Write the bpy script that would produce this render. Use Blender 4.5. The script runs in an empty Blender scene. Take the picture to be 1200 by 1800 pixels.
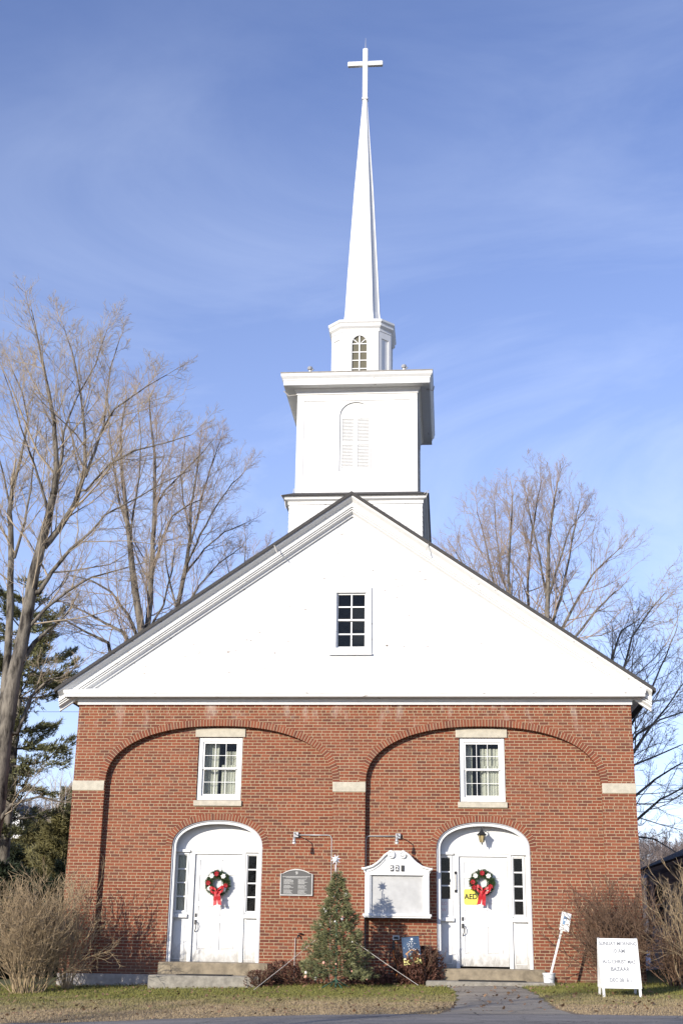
import bpy, math, random
import numpy as np
from mathutils import Vector, Matrix
R = math.radians
sc = bpy.context.scene
C = sc.collection
# ------------------------------------------------------------------ camera
CX, CD, CZ, YAW, PIT, ROL, F = 2.2563, 29.2331, 1.6, .0862, .3217, .0150, 2211.0
Fw = np.array([-math.sin(YAW)*math.cos(PIT), math.cos(YAW)*math.cos(PIT), math.sin(PIT)])
Rt = np.array([math.cos(YAW), math.sin(YAW), 0.])
Up = np.cross(Rt, Fw)
def at(px, py, Y):
    """point of the photograph (1200 x 1800 pixels) on the upright plane at depth Y"""
    a, b = px-600, 900-py
    c, s = math.cos(ROL), math.sin(ROL)
    d = Fw*F + Rt*(a*c-b*s) + Up*(b*c+a*s)
    o = np.array([CX, -CD, CZ])
    return o + d*(Y-o[1])/d[1]
cam = bpy.data.cameras.new('camera'); co = bpy.data.objects.new('camera', cam); C.objects.link(co)
c_, s_ = math.cos(ROL), math.sin(ROL)
rc = c_*Rt + s_*Up; uc = c_*Up - s_*Rt
M = Matrix(((rc[0], uc[0], -Fw[0], CX), (rc[1], uc[1], -Fw[1], -CD), (rc[2], uc[2], -Fw[2], CZ), (0, 0, 0, 1)))
co.matrix_world = M
cam.sensor_fit = 'VERTICAL'; cam.sensor_height = 24; cam.lens = F/1800*24; cam.clip_end = 3000
sc.camera = co
# ------------------------------------------------------------------ light
SUN = Vector((.95, 1.4, -.51)).normalized()          # the way the light travels
EL = math.asin(-SUN.z); AZ = math.atan2(-SUN.x, -SUN.y)
w = bpy.data.worlds.new('World'); sc.world = w; w.use_nodes = True
nt = w.node_tree; N = nt.nodes; L = nt.links
for n in list(N): N.remove(n)
out = N.new('ShaderNodeOutputWorld'); bg = N.new('ShaderNodeBackground'); bg.inputs[1].default_value = .137
sky = N.new('ShaderNodeTexSky'); sky.sky_type = 'NISHITA'; sky.sun_disc = False
sky.sun_elevation = EL; sky.sun_rotation = AZ; sky.air_density = 1.0; sky.dust_density = .05; sky.ozone_density = 2.2; sky.altitude = 100
tc = N.new('ShaderNodeTexCoord')
def wnoise(scale, rot, stretch, det, rough, dist=0.):
    mp = N.new('ShaderNodeMapping'); mp.inputs['Rotation'].default_value = rot; mp.inputs['Scale'].default_value = stretch
    L.new(tc.outputs['Generated'], mp.inputs[0])
    n = N.new('ShaderNodeTexNoise'); n.inputs['Scale'].default_value = scale; n.inputs['Detail'].default_value = det
    n.inputs['Roughness'].default_value = rough; n.inputs['Distortion'].default_value = dist
    L.new(mp.outputs[0], n.inputs[0]); return n
n1 = wnoise(2.2, (.5, -.35, .2), (1, 1, 2.6), 10, .6, .8)
n2 = wnoise(1.1, (.1, .9, .2), (1, 1, 1.8), 3, .5)
mr = N.new('ShaderNodeMapRange'); mr.inputs[1].default_value = .45; mr.inputs[2].default_value = .80; L.new(n1.outputs[0], mr.inputs[0])
mr2 = N.new('ShaderNodeMapRange'); mr2.inputs[1].default_value = .38; mr2.inputs[2].default_value = .62; L.new(n2.outputs[0], mr2.inputs[0])
mu = N.new('ShaderNodeMath'); mu.operation = 'MULTIPLY'; L.new(mr.outputs[0], mu.inputs[0]); L.new(mr2.outputs[0], mu.inputs[1])
sep = N.new('ShaderNodeSeparateXYZ'); L.new(tc.outputs['Generated'], sep.inputs[0])
lo = N.new('ShaderNodeMapRange'); lo.inputs[1].default_value = .75; lo.inputs[2].default_value = .0; lo.inputs[3].default_value = .35; lo.inputs[4].default_value = 1.0
L.new(sep.outputs[2], lo.inputs[0])
mu2 = N.new('ShaderNodeMath'); mu2.operation = 'MULTIPLY'; L.new(mu.outputs[0], mu2.inputs[0]); L.new(lo.outputs[0], mu2.inputs[1])
mu3 = N.new('ShaderNodeMath'); mu3.operation = 'MULTIPLY_ADD'; mu3.inputs[1].default_value = .62; L.new(mu2.outputs[0], mu3.inputs[0])
hz = N.new('ShaderNodeMapRange'); hz.inputs[1].default_value = .62; hz.inputs[2].default_value = .05; hz.inputs[3].default_value = .02; hz.inputs[4].default_value = .30; L.new(sep.outputs[2], hz.inputs[0]); L.new(hz.outputs[0], mu3.inputs[2])
tint = N.new('ShaderNodeMixRGB'); tint.blend_type = 'MULTIPLY'; tint.inputs[0].default_value = 1; tint.inputs[2].default_value = (1.04, .97, 1.26, 1)
L.new(sky.outputs[0], tint.inputs[1])
mx = N.new('ShaderNodeMixRGB'); L.new(mu3.outputs[0], mx.inputs[0]); L.new(tint.outputs[0], mx.inputs[1]); mx.inputs[2].default_value = (5.2, 5.9, 7.4, 1)
L.new(mx.outputs[0], bg.inputs[0]); L.new(bg.outputs[0], out.inputs[0])
sd = bpy.data.lights.new('sun', 'SUN'); sd.energy = 4.6; sd.angle = R(.53); sd.color = (1, .925, .81)
so = bpy.data.objects.new('sun', sd); C.objects.link(so); so.rotation_euler = SUN.to_track_quat('-Z', 'Y').to_euler(); so.location = (-30, -40, 30)
sc.view_settings.view_transform = 'Standard'; sc.view_settings.look = 'None'
sc.view_settings.exposure = .42; sc.view_settings.gamma = 1
# ------------------------------------------------------------------ helpers: materials
def newmat(name):
    m = bpy.data.materials.new(name); m.use_nodes = True
    n = m.node_tree.nodes; b = n['Principled BSDF']; return m, n, m.node_tree.links, b
def pos(n, l, scale=(1, 1, 1), rot=(0, 0, 0)):
    g = n.new('ShaderNodeNewGeometry'); mp = n.new('ShaderNodeMapping'); mp.inputs['Scale'].default_value = scale; mp.inputs['Rotation'].default_value = rot
    l.new(g.outputs['Position'], mp.inputs[0]); return mp.outputs[0]
def noise(n, l, v, scale, det=5, rough=.6):
    t = n.new('ShaderNodeTexNoise'); t.inputs['Scale'].default_value = scale; t.inputs['Detail'].default_value = det; t.inputs['Roughness'].default_value = rough
    l.new(v, t.inputs[0]); return t.outputs[0]
def ramp(n, l, v, stops):
    r = n.new('ShaderNodeValToRGB'); e = r.color_ramp.elements
    while len(e) < len(stops): e.new(.5)
    for q, (p, c) in zip(e, stops): q.position = p; q.color = (*c, 1)
    l.new(v, r.inputs[0]); return r.outputs[0]
def mixc(n, l, fac, a, b, mode='MIX'):
    m = n.new('ShaderNodeMixRGB'); m.blend_type = mode
    if isinstance(fac, (int, float)): m.inputs[0].default_value = fac
    else: l.new(fac, m.inputs[0])
    for i, c in ((1, a), (2, b)):
        if isinstance(c, tuple): m.inputs[i].default_value = (*c, 1)
        else: l.new(c, m.inputs[i])
    return m.outputs[0]
def mrange(n, l, v, a, b, c=0., d=1.):
    m = n.new('ShaderNodeMapRange'); m.inputs[1].default_value = a; m.inputs[2].default_value = b; m.inputs[3].default_value = c; m.inputs[4].default_value = d
    l.new(v, m.inputs[0]); return m.outputs[0]
def bump(n, l, b, h, strength, dist=.01):
    k = n.new('ShaderNodeBump'); k.inputs['Strength'].default_value = strength; k.inputs['Distance'].default_value = dist
    l.new(h, k.inputs['Height']); l.new(k.outputs[0], b.inputs['Normal'])
def plain(name, col, rough=.6, var=.12, scale=6., metal=0., bmp=0., stretch=(1, 1, 1), spec=.5):
    m, n, l, b = newmat(name)
    v = pos(n, l, stretch); t = noise(n, l, v, scale, 6)
    lo = tuple(max(0, x*(1-var)) for x in col); hi = tuple(min(1, x*(1+var)) for x in col)
    l.new(ramp(n, l, t, [(.3, lo), (.7, hi)]), b.inputs['Base Color'])
    b.inputs['Roughness'].default_value = rough; b.inputs['Metallic'].default_value = metal; b.inputs['Specular IOR Level'].default_value = spec
    if bmp: bump(n, l, b, t, bmp)
    return m
def brick_mat(name, uv=False, bw=.213, bh=.067):
    m, n, l, b = newmat(name)
    g = n.new('ShaderNodeNewGeometry'); s = n.new('ShaderNodeSeparateXYZ')
    if uv:
        u = n.new('ShaderNodeUVMap'); vec = u.outputs[0]; l.new(vec, s.inputs[0]); zz = s.outputs[1]
    else:
        l.new(g.outputs['Position'], s.inputs[0])
        a = n.new('ShaderNodeMath'); a.operation = 'ADD'; l.new(s.outputs[0], a.inputs[0]); l.new(s.outputs[1], a.inputs[1])
        c = n.new('ShaderNodeCombineXYZ'); l.new(a.outputs[0], c.inputs[0]); l.new(s.outputs[2], c.inputs[1]); vec = c.outputs[0]; zz = s.outputs[2]
    wob = noise(n, l, g.outputs['Position'], 9, 2); wv = n.new('ShaderNodeVectorMath'); wv.operation = 'MULTIPLY_ADD'
    l.new(wob, wv.inputs[0]); wv.inputs[1].default_value = (.012, .006, 0); l.new(vec, wv.inputs[2])
    def bt(wd, off):
        t = n.new('ShaderNodeTexBrick'); t.inputs['Scale'].default_value = 1; t.inputs['Brick Width'].default_value = wd; t.inputs['Row Height'].default_value = bh
        t.inputs['Mortar Size'].default_value = .0068; t.inputs['Mortar Smooth'].default_value = .2; t.inputs['Bias'].default_value = 0; t.offset = off
        t.inputs['Color1'].default_value = (0, 0, 0, 1); t.inputs['Color2'].default_value = (1, 1, 1, 1); t.inputs['Mortar'].default_value = (.5, .5, .5, 1)
        l.new(wv.outputs[0], t.inputs[0]); return t
    t1 = bt(bw, 0. if uv else .5)
    if uv: rnd, mor = t1.outputs[0], t1.outputs[1]
    else:
        t2 = bt(bw/2, .25)
        q = n.new('ShaderNodeMath'); q.operation = 'DIVIDE'; l.new(zz, q.inputs[0]); q.inputs[1].default_value = bh
        f = n.new('ShaderNodeMath'); f.operation = 'FLOOR'; l.new(q.outputs[0], f.inputs[0])
        md = n.new('ShaderNodeMath'); md.operation = 'FLOORED_MODULO'; l.new(f.outputs[0], md.inputs[0]); md.inputs[1].default_value = 8
        cp = n.new('ShaderNodeMath'); cp.operation = 'LESS_THAN'; l.new(md.outputs[0], cp.inputs[0]); cp.inputs[1].default_value = .5
        rnd = mixc(n, l, cp.outputs[0], t1.outputs[0], t2.outputs[0])
        mm = n.new('ShaderNodeMix'); l.new(cp.outputs[0], mm.inputs[0]); l.new(t1.outputs[1], mm.inputs[2]); l.new(t2.outputs[1], mm.inputs[3]); mor = mm.outputs[0]
    col = ramp(n, l, rnd, [(.0, (.155, .058, .040)), (.25, (.225, .072, .042)), (.6, (.262, .080, .043)), (.88, (.30, .098, .053)), (1, (.20, .085, .060))])
    sp = noise(n, l, g.outputs['Position'], 70, 4)
    col = mixc(n, l, .6, col, ramp(n, l, sp, [(.3, (.55, .55, .55)), (.75, (1.1, 1.05, 1.0))]), 'MULTIPLY')
    big = noise(n, l, g.outputs['Position'], .7, 5)
    col = mixc(n, l, .5, col, ramp(n, l, big, [(.3, (.82, .80, .80)), (.7, (1.12, 1.1, 1.08))]), 'MULTIPLY')
    mc = ramp(n, l, noise(n, l, g.outputs['Position'], 14, 4), [(.3, (.34, .265, .165)), (.7, (.48, .39, .255))])
    col = mixc(n, l, mor, col, mc)
    col = mixc(n, l, 1., col, (.92, .90, .88), 'MULTIPLY')
    if not uv:
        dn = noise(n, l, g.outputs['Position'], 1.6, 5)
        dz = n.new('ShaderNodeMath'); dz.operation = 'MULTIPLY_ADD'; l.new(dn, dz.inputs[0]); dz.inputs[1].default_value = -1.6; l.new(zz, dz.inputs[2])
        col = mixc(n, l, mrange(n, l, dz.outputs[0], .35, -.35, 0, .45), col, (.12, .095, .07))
    if not uv:      # lime bloom that runs down under the frieze
        st = noise(n, l, pos(n, l, (1, 1, .35)), 3.2, 6)
        zf = mrange(n, l, s.outputs[2], 5.9, 6.6); k = n.new('ShaderNodeMath'); k.operation = 'MULTIPLY'
        l.new(mrange(n, l, st, .53, .74), k.inputs[0]); l.new(zf, k.inputs[1])
        k2 = n.new('ShaderNodeMath'); k2.operation = 'MULTIPLY'; l.new(k.outputs[0], k2.inputs[0]); k2.inputs[1].default_value = .55
        col = mixc(n, l, k2.outputs[0], col, (.62, .55, .48))
    l.new(col, b.inputs['Base Color']); b.inputs['Roughness'].default_value = .85; b.inputs['Specular IOR Level'].default_value = .25
    inv = n.new('ShaderNodeMath'); inv.operation = 'MULTIPLY_ADD'; inv.inputs[1].default_value = -1.; l.new(mor, inv.inputs[0]); l.new(sp, inv.inputs[2])
    bump(n, l, b, inv.outputs[0], .6, .006)
    return m
def paint_mat(name, col=(.74, .74, .72), peel=.0, streak=.08, seams=0.):
    m, n, l, b = newmat(name)
    g = pos(n, l); st = noise(n, l, pos(n, l, (3, 3, .5)), 2.5, 6)
    c = ramp(n, l, st, [(.3, tuple(x*(1-streak) for x in col)), (.7, col)])
    if peel:
        pn = noise(n, l, pos(n, l, (1, 1, 2.6)), 7, 3, .5); pn2 = noise(n, l, g, 1.3, 2)
        k = n.new('ShaderNodeMath'); k.operation = 'MULTIPLY'; l.new(mrange(n, l, pn, .69-peel*.05, .70-peel*.05), k.inputs[0]); l.new(mrange(n, l, pn2, .5, .6), k.inputs[1])
        c = mixc(n, l, k.outputs[0], c, (.25, .21, .17))
    l.new(c, b.inputs['Base Color']); b.inputs['Roughness'].default_value = .5
    if seams:
        s = n.new('ShaderNodeSeparateXYZ'); l.new(g, s.inputs[0]); w_ = n.new('ShaderNodeMath'); w_.operation = 'PINGPONG'; l.new(s.outputs[2], w_.inputs[0]); w_.inputs[1].default_value = seams/2
        bump(n, l, b, mrange(n, l, w_.outputs[0], 0, .006), .5, .004)
    else: bump(n, l, b, noise(n, l, g, 30, 3), .08, .004)
    return m
def glass_mat(name, tintc=(.02, .022, .025), trans=.93):
    m, n, l, b = newmat(name); n.remove(b)
    o = n['Material Output']; t = n.new('ShaderNodeBsdfTransparent'); gl = n.new('ShaderNodeBsdfGlossy'); df = n.new('ShaderNodeBsdfDiffuse')
    gl.inputs['Roughness'].default_value = .03; df.inputs[0].default_value = (*tintc, 1); t.inputs[0].default_value = (.85, .87, .85, 1)
    fr = n.new('ShaderNodeFresnel'); fr.inputs[0].default_value = 1.28
    bn = n.new('ShaderNodeBump'); bn.inputs['Strength'].default_value = .06; l.new(noise(n, l, pos(n, l), 4, 2), bn.inputs['Height']); l.new(bn.outputs[0], gl.inputs['Normal'])
    m1 = n.new('ShaderNodeMixShader'); m1.inputs[0].default_value = 1-trans; l.new(t.outputs[0], m1.inputs[1]); l.new(df.outputs[0], m1.inputs[2])
    m2 = n.new('ShaderNodeMixShader'); l.new(fr.outputs[0], m2.inputs[0]); l.new(m1.outputs[0], m2.inputs[1]); l.new(gl.outputs[0], m2.inputs[2])
    l.new(m2.outputs[0], o.inputs[0]); return m
MT = dict(
    door=None, brick=brick_mat('red_brick'), ring=brick_mat('arch_brick', True, .07, .2),
    white=paint_mat('white_paint'), whitep=paint_mat('white_paint_peeling', peel=.35), gable=paint_mat('gable_boards', peel=1., seams=.28, streak=.05),
    shade=plain('sash_paint', (.70, .70, .68), .6, .08),  # even off-white paint of the upper window sashes
    stone=plain('cast_stone', (.47, .43, .34), .85, .16, 8, bmp=.3), stone2=plain('sandstone_step', (.25, .205, .14), .9, .4, 5, bmp=.5),
    slab=plain('concrete_slab', (.25, .23, .19), .9, .35, 7, bmp=.5), conc=plain('concrete_base', (.36, .33, .30), .9, .25, 5, bmp=.5),
    roof=plain('roof_shingle', (.055, .052, .05), .9, .3, 18, bmp=.5), rooft=plain('tower_roof', (.30, .28, .25), .8, .2, 9),
    glass=glass_mat('window_glass'), olive=plain('stage_glass', (.12, .108, .065), .35, .35, 60), dark=plain('dark_room', (.015, .015, .017), .9),
    curtain=plain('curtain', (.82, .79, .72), .9, .1, 5), iron=plain('black_iron', (.02, .02, .02), .45, .2), steel=plain('grey_conduit', (.40, .40, .40), .45, .15, metal=.4),
    amber=plain('amber_glass', (.42, .33, .16), .3, .2), greyp=plain('grey_post', (.42, .42, .44), .5),
    bronze=plain('plaque_bronze', (.085, .083, .078), .5, .3, 90), border=plain('plaque_edge', (.50, .49, .46), .4), red=plain('red_ribbon', (.42, .008, .012), .5, .15, 20),
    wpetal=plain('white_petal', (.82, .80, .72), .6), rpetal=plain('red_petal', (.34, .008, .015), .6), yellow=plain('yellow_sign', (.85, .76, .11), .4, .03),
    black=plain('black_letter', (.015, .015, .015), .5), needle=plain('fir_needle', (.055, .095, .032), .6, .35, 9), xneedle=plain('artificial_fir', (.185, .19, .085), .6, .5, 7),
    panel=plain('weathered_panel', (.43, .43, .42), .6, .12, 5), bulb=plain('white_bulb', (.85, .85, .85), .2), grass=None,
    plastic=plain('white_plastic', (.66, .68, .70), .45, .06), wsign=plain('white_sign', (.80, .80, .78), .45, .04), faded=plain('faded_letter', (.19, .20, .21), .7, .3, 30),
    navy=plain('flag_navy', (.04, .075, .14), .8, .25), flagy=plain('flag_straw', (.62, .58, .22), .8, .15), flagb=plain('flag_brown', (.42, .23, .11), .8), flago=plain('flag_orange', (.62, .22, .09), .8),
    flagt=plain('flag_teal', (.20, .33, .33), .8), flagc=plain('flag_cream', (.72, .66, .52), .8),
    siding=plain('grey_siding', (.66, .69, .74), .6, .05, 3), droof=plain('dark_shingle', (.035, .035, .042), .9, .2, 15), gutter=plain('gutter', (.24, .25, .28), .4),
    snow=plain('old_snow', (.78, .80, .84), .7, .06, 6, bmp=.4), wire=plain('wire', (.05, .05, .06), .5), white_cord=plain('white_cord', (.52, .49, .45), .6), orange=plain('orange_cord', (.75, .22, .03), .5),
    paper=plain('paper_sheet', (.72, .70, .67), .8, .03), pink=plain('pink_print', (.62, .40, .40), .8), blue=plain('blue_print', (.16, .27, .42), .6),
    star=plain('star_plastic', (.80, .80, .82), .2, .1, 30), bead=plain('white_bauble', (.8, .76, .72), .3, .1, 30), pinkb=plain('pink_bauble', (.65, .34, .25), .4, .1, 30), green=plain('dark_green_stand', (.03, .09, .06), .5),
    mat=plain('door_mat', (.02, .02, .02), .9))
def door_paint():
    m, n, l, b = newmat('door_paint'); g = pos(n, l); s = n.new('ShaderNodeSeparateXYZ'); l.new(g, s.inputs[0])
    t = noise(n, l, pos(n, l, (2, 2, 1)), 5, 7, .7); a = n.new('ShaderNodeMath'); a.operation = 'MULTIPLY_ADD'; l.new(t, a.inputs[0]); a.inputs[1].default_value = -1.1; l.new(s.outputs[2], a.inputs[2])
    l.new(mixc(n, l, mrange(n, l, a.outputs[0], .75, .3, 0, .85), ramp(n, l, t, [(.3, (.70, .70, .68)), (.7, (.75, .75, .73))]), (.30, .28, .24)), b.inputs['Base Color'])
    b.inputs['Roughness'].default_value = .45; return m
MT['door'] = door_paint(); MT['mat2'] = plain('bare_wood', (.16, .13, .10), .9, .3, 40)
def bark_mat(name, lo, hi, scale=5):
    m, n, l, b = newmat(name)
    v = pos(n, l, (1, 1, .3)); t = noise(n, l, v, scale, 8, .65); pt = noise(n, l, pos(n, l), 1.2, 3)
    c = ramp(n, l, t, [(.38, lo), (.58, hi)]); c = mixc(n, l, mrange(n, l, pt, .55, .7, 0, .5), c, tuple(min(1, x*1.35) for x in hi))
    l.new(c, b.inputs['Base Color']); b.inputs['Roughness'].default_value = .9; b.inputs['Specular IOR Level'].default_value = .2
    bump(n, l, b, t, 1., .06); return m
MT['bark'] = bark_mat('maple_bark', (.035, .030, .026), (.21, .185, .15))
MT['twig'] = plain('twig_bark', (.36, .29, .205), .9, .25, 2)
MT['twigr'] = plain('reddish_twig_bark', (.35, .27, .205), .9, .25, 2)
MT['bushtwig'] = plain('tan_bush_twig', (.33, .245, .145), .9, .4, 5)
MT['bushdark'] = plain('dark_bush_twig', (.15, .09, .055), .9, .3, 5)
MT['russet'] = plain('russet_leaf', (.11, .045, .028), .7, .4, 25)
MT['hemlock'] = plain('hemlock_needle', (.022, .036, .014), .7, .5, 1.5)
MT['pine'] = plain('pine_needle', (.115, .115, .045), .7, .55, .9)
MT['olivepine'] = plain('olive_pine_needle', (.135, .118, .042), .7, .55, .8)
MT['birch'] = plain('birch_bark', (.55, .53, .50), .8, .2, 6)
MT['farwood'] = plain('far_wood_twig', (.135, .108, .10), .9, .35, .05)
# ------------------------------------------------------------------ helpers: objects
def tag(o, label=None, cat=None, group=None, kind=None):
    if label: o['label'] = label
    if cat: o['category'] = cat
    if group: o['group'] = group
    if kind: o['kind'] = kind
    return o
def thing(name, label, cat, loc=(0, 0, 0), group=None):
    o = bpy.data.objects.new(name, None); o.empty_display_size = .2; C.objects.link(o); o.location = loc
    return tag(o, label, cat, group)
def link(name, me, mat, parent=None, smooth=False, label=None, bevel=0):
    for m in (mat if isinstance(mat, list) else [mat]): me.materials.append(m)
    o = bpy.data.objects.new(name, me); C.objects.link(o)
    if smooth: me.polygons.foreach_set('use_smooth', [True]*len(me.polygons))
    if parent:
        o.parent = parent
        if parent.type == 'EMPTY': o.matrix_parent_inverse = Matrix.Translation(-Vector(parent.location))
    if label: o['label'] = label
    if bevel:
        b = o.modifiers.new('bevel', 'BEVEL'); b.width = bevel; b.segments = 2; b.limit_method = 'ANGLE'
    return o
class MB:
    def __init__(s): s.v = []; s.f = []; s.mi = []; s.cur = 0; s.uv = None
    def add(s, vs, fs):
        b = len(s.v); s.v += [tuple(map(float, v)) for v in vs]; s.f += [tuple(i+b for i in f) for f in fs]; s.mi += [s.cur]*len(fs); return s
    def box(s, x0, x1, y0, y1, z0, z1):
        return s.add([(x0, y0, z0), (x1, y0, z0), (x1, y1, z0), (x0, y1, z0), (x0, y0, z1), (x1, y0, z1), (x1, y1, z1), (x0, y1, z1)],
                     [(0, 3, 2, 1), (4, 5, 6, 7), (0, 1, 5, 4), (1, 2, 6, 5), (2, 3, 7, 6), (3, 0, 4, 7)])
    def prism(s, pts, y0, y1):       # polygon in x,z  (anticlockwise seen from the camera side), pushed from y0 to y1
        n = len(pts); vs = [(x, y0, z) for x, z in pts]+[(x, y1, z) for x, z in pts]
        fs = [tuple(range(n)), tuple(range(2*n-1, n-1, -1))]+[(i, n+i, n+(i+1) % n, (i+1) % n) for i in range(n)]
        return s.add(vs, fs)
    def sweep(s, prof, path):        # prof: list of functions giving offsets is too much; here path = list of (origin, ax, ay), prof in (a,b)
        n = len(prof); vs = []
        for o, ax, ay in path:
            for a, b in prof: vs.append(tuple(o[k]+ax[k]*a+ay[k]*b for k in range(3)))
        fs = []
        for j in range(len(path)-1):
            for i in range(n): fs.append((j*n+i, j*n+(i+1) % n, (j+1)*n+(i+1) % n, (j+1)*n+i))
        fs += [tuple(range(n))[::-1], tuple((len(path)-1)*n+i for i in range(n))]
        return s.add(vs, fs)
    def tube(s, pts, r, k=8, caps=True):
        pts = [Vector(p) for p in pts]; rr = r if isinstance(r, (list, tuple)) else [r]*len(pts); vs = []; a = None
        for i, p in enumerate(pts):
            t = (pts[min(i+1, len(pts)-1)]-pts[max(i-1, 0)]).normalized()
            if a is None: a = t.cross(Vector((0, 0, 1)) if abs(t.z) < .9 else Vector((1, 0, 0))).normalized()
            a = (a-t*a.dot(t)).normalized(); b = t.cross(a)
            for j in range(k):
                th = 2*math.pi*j/k; vs.append(tuple(p+(a*math.cos(th)+b*math.sin(th))*rr[i]))
        fs = [(i*k+j, i*k+(j+1) % k, (i+1)*k+(j+1) % k, (i+1)*k+j) for i in range(len(pts)-1) for j in range(k)]
        if caps: fs += [tuple(range(k))[::-1], tuple((len(pts)-1)*k+j for j in range(k))]
        return s.add(vs, fs)
    def lathe(s, c, prof, k=16):     # prof (r,z)
        vs = [(c[0]+r*math.cos(2*math.pi*j/k), c[1]+r*math.sin(2*math.pi*j/k), c[2]+z) for r, z in prof for j in range(k)]
        fs = [(i*k+j, i*k+(j+1) % k, (i+1)*k+(j+1) % k, (i+1)*k+j) for i in range(len(prof)-1) for j in range(k)]
        return s.add(vs, fs)
    def loft(s, rings):              # rings of equal length, closed
        n = len(rings[0]); vs = [p for r in rings for p in r]
        fs = [(i*n+j, i*n+(j+1) % n, (i+1)*n+(j+1) % n, (i+1)*n+j) for i in range(len(rings)-1) for j in range(n)]
        fs += [tuple(range(n))[::-1], tuple((len(rings)-1)*n+j for j in range(n))]
        return s.add(vs, fs)
    def mesh(s, name='m'):
        me = bpy.data.meshes.new(name); me.from_pydata(s.v, [], s.f); me.polygons.foreach_set('material_index', s.mi); me.update(); return me
    def link(s, name, mat, parent=None, **k): return link(name, s.mesh(name), mat, parent, **k)
def plate(outer, holes, y0, y1, name='plate'):
    cu = bpy.data.curves.new(name, 'CURVE'); cu.dimensions = '2D'; cu.fill_mode = 'BOTH'; cu.extrude = (y1-y0)/2
    for pl in [outer]+list(holes):
        sp = cu.splines.new('POLY'); sp.points.add(len(pl)-1); sp.use_cyclic_u = True
        for q, (x, z) in zip(sp.points, pl): q.co = (x, z, 0, 1)
    o = bpy.data.objects.new('tmp', cu); me = bpy.data.meshes.new_from_object(o)
    me.transform(Matrix.Translation((0, (y0+y1)/2, 0)) @ Matrix.Rotation(R(90), 4, 'X'))
    me.materials.clear(); bpy.data.objects.remove(o); me.name = name; return me
def text_mesh(s, size, x, y, z, ext=.003, align='CENTER', xs=1., tilt=0., bold=.0):
    cu = bpy.data.curves.new('t', 'FONT'); cu.body = s; cu.size = size; cu.align_x = align; cu.align_y = 'CENTER'; cu.extrude = ext; cu.offset = bold
    o = bpy.data.objects.new('tmp', cu); me = bpy.data.meshes.new_from_object(o)
    me.transform(Matrix.Translation((x, y, z)) @ Matrix.Rotation(tilt, 4, 'X') @ Matrix.Rotation(R(90), 4, 'X') @ Matrix.Diagonal((xs, 1, 1, 1)))
    me.materials.clear(); bpy.data.objects.remove(o); return me
def join(meshes, name):
    v = []; f = []
    for me in meshes:
        b = len(v); v += [tuple(q.co) for q in me.vertices]; f += [tuple(i+b for i in p.vertices) for p in me.polygons]
    me = bpy.data.meshes.new(name); me.from_pydata(v, [], f); me.update(); return me
def rect(x0, x1, z0, z1): return [(x0, z0), (x1, z0), (x1, z1), (x0, z1)]
def arch(cx, hw, zb, zs, zt, n=2.2, k=28):
    pts = [(cx-hw, zb), (cx+hw, zb)]
    for i in range(k+1):
        t = math.pi*i/k; c, s = math.cos(t), math.sin(t)
        pts.append((cx+hw*math.copysign(abs(c)**(2/n), c), zs+(zt-zs)*abs(s)**(2/n)))
    return pts
rng = random.Random(7); nr = np.random.default_rng(7)
# ------------------------------------------------------------------ ground, road, path
RX = [-60, -8, -3.7, -.5, .5, 2.3, 5.8, 9, 60]; RZ = [-.6, -.02, .15, .31, .34, .39, .43, .44, .5]
def gz(x, y):
    x = np.asarray(x, float); y = np.asarray(y, float)
    wall = .50+.0209*np.clip(x, -12, 12); road = np.interp(x, RX, RZ)
    t = np.clip((-y)/8., 0, 1); z = wall*(1-t)+road*t
    z = np.where(y < -8, road-.012*np.clip(-8-y, 0, 40), z)
    z = z-.012*np.clip(y, 0, 40)*np.clip(-x-4, 0, 6)/6
    ex = 1.3-.55*np.clip((-x+5)/25, 0, 1); hill = np.clip((y-42)/290., 0, 1)**ex*(25+np.clip(-x, -60, 120)*.07)
    hill = hill+np.clip((y-60)/200, 0, 1)*(2.2*np.sin(x*.031+1.3)+1.5*np.sin(x*.083+y*.02))
    return z+hill
gx = np.concatenate([-np.geomspace(900, 14, 34), np.linspace(-12, 12, 61), np.geomspace(14, 900, 34)])
gy = np.concatenate([-np.geomspace(900, 44, 16), np.linspace(-40, 0, 81), np.linspace(1, 42, 30), np.geomspace(46, 1100, 46)])
X, Y = np.meshgrid(gx, gy); Z = gz(X, Y)
def grid_mesh(name, X, Y, Z):
    a, b = X.shape; v = np.stack([X, Y, Z], -1).reshape(-1, 3); i = np.arange(a*b).reshape(a, b)
    f = np.stack([i[:-1, :-1], i[:-1, 1:], i[1:, 1:], i[1:, :-1]], -1).reshape(-1, 4)
    me = bpy.data.meshes.new(name); me.from_pydata(v.tolist(), [], f.tolist()); me.update(); return me
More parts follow.
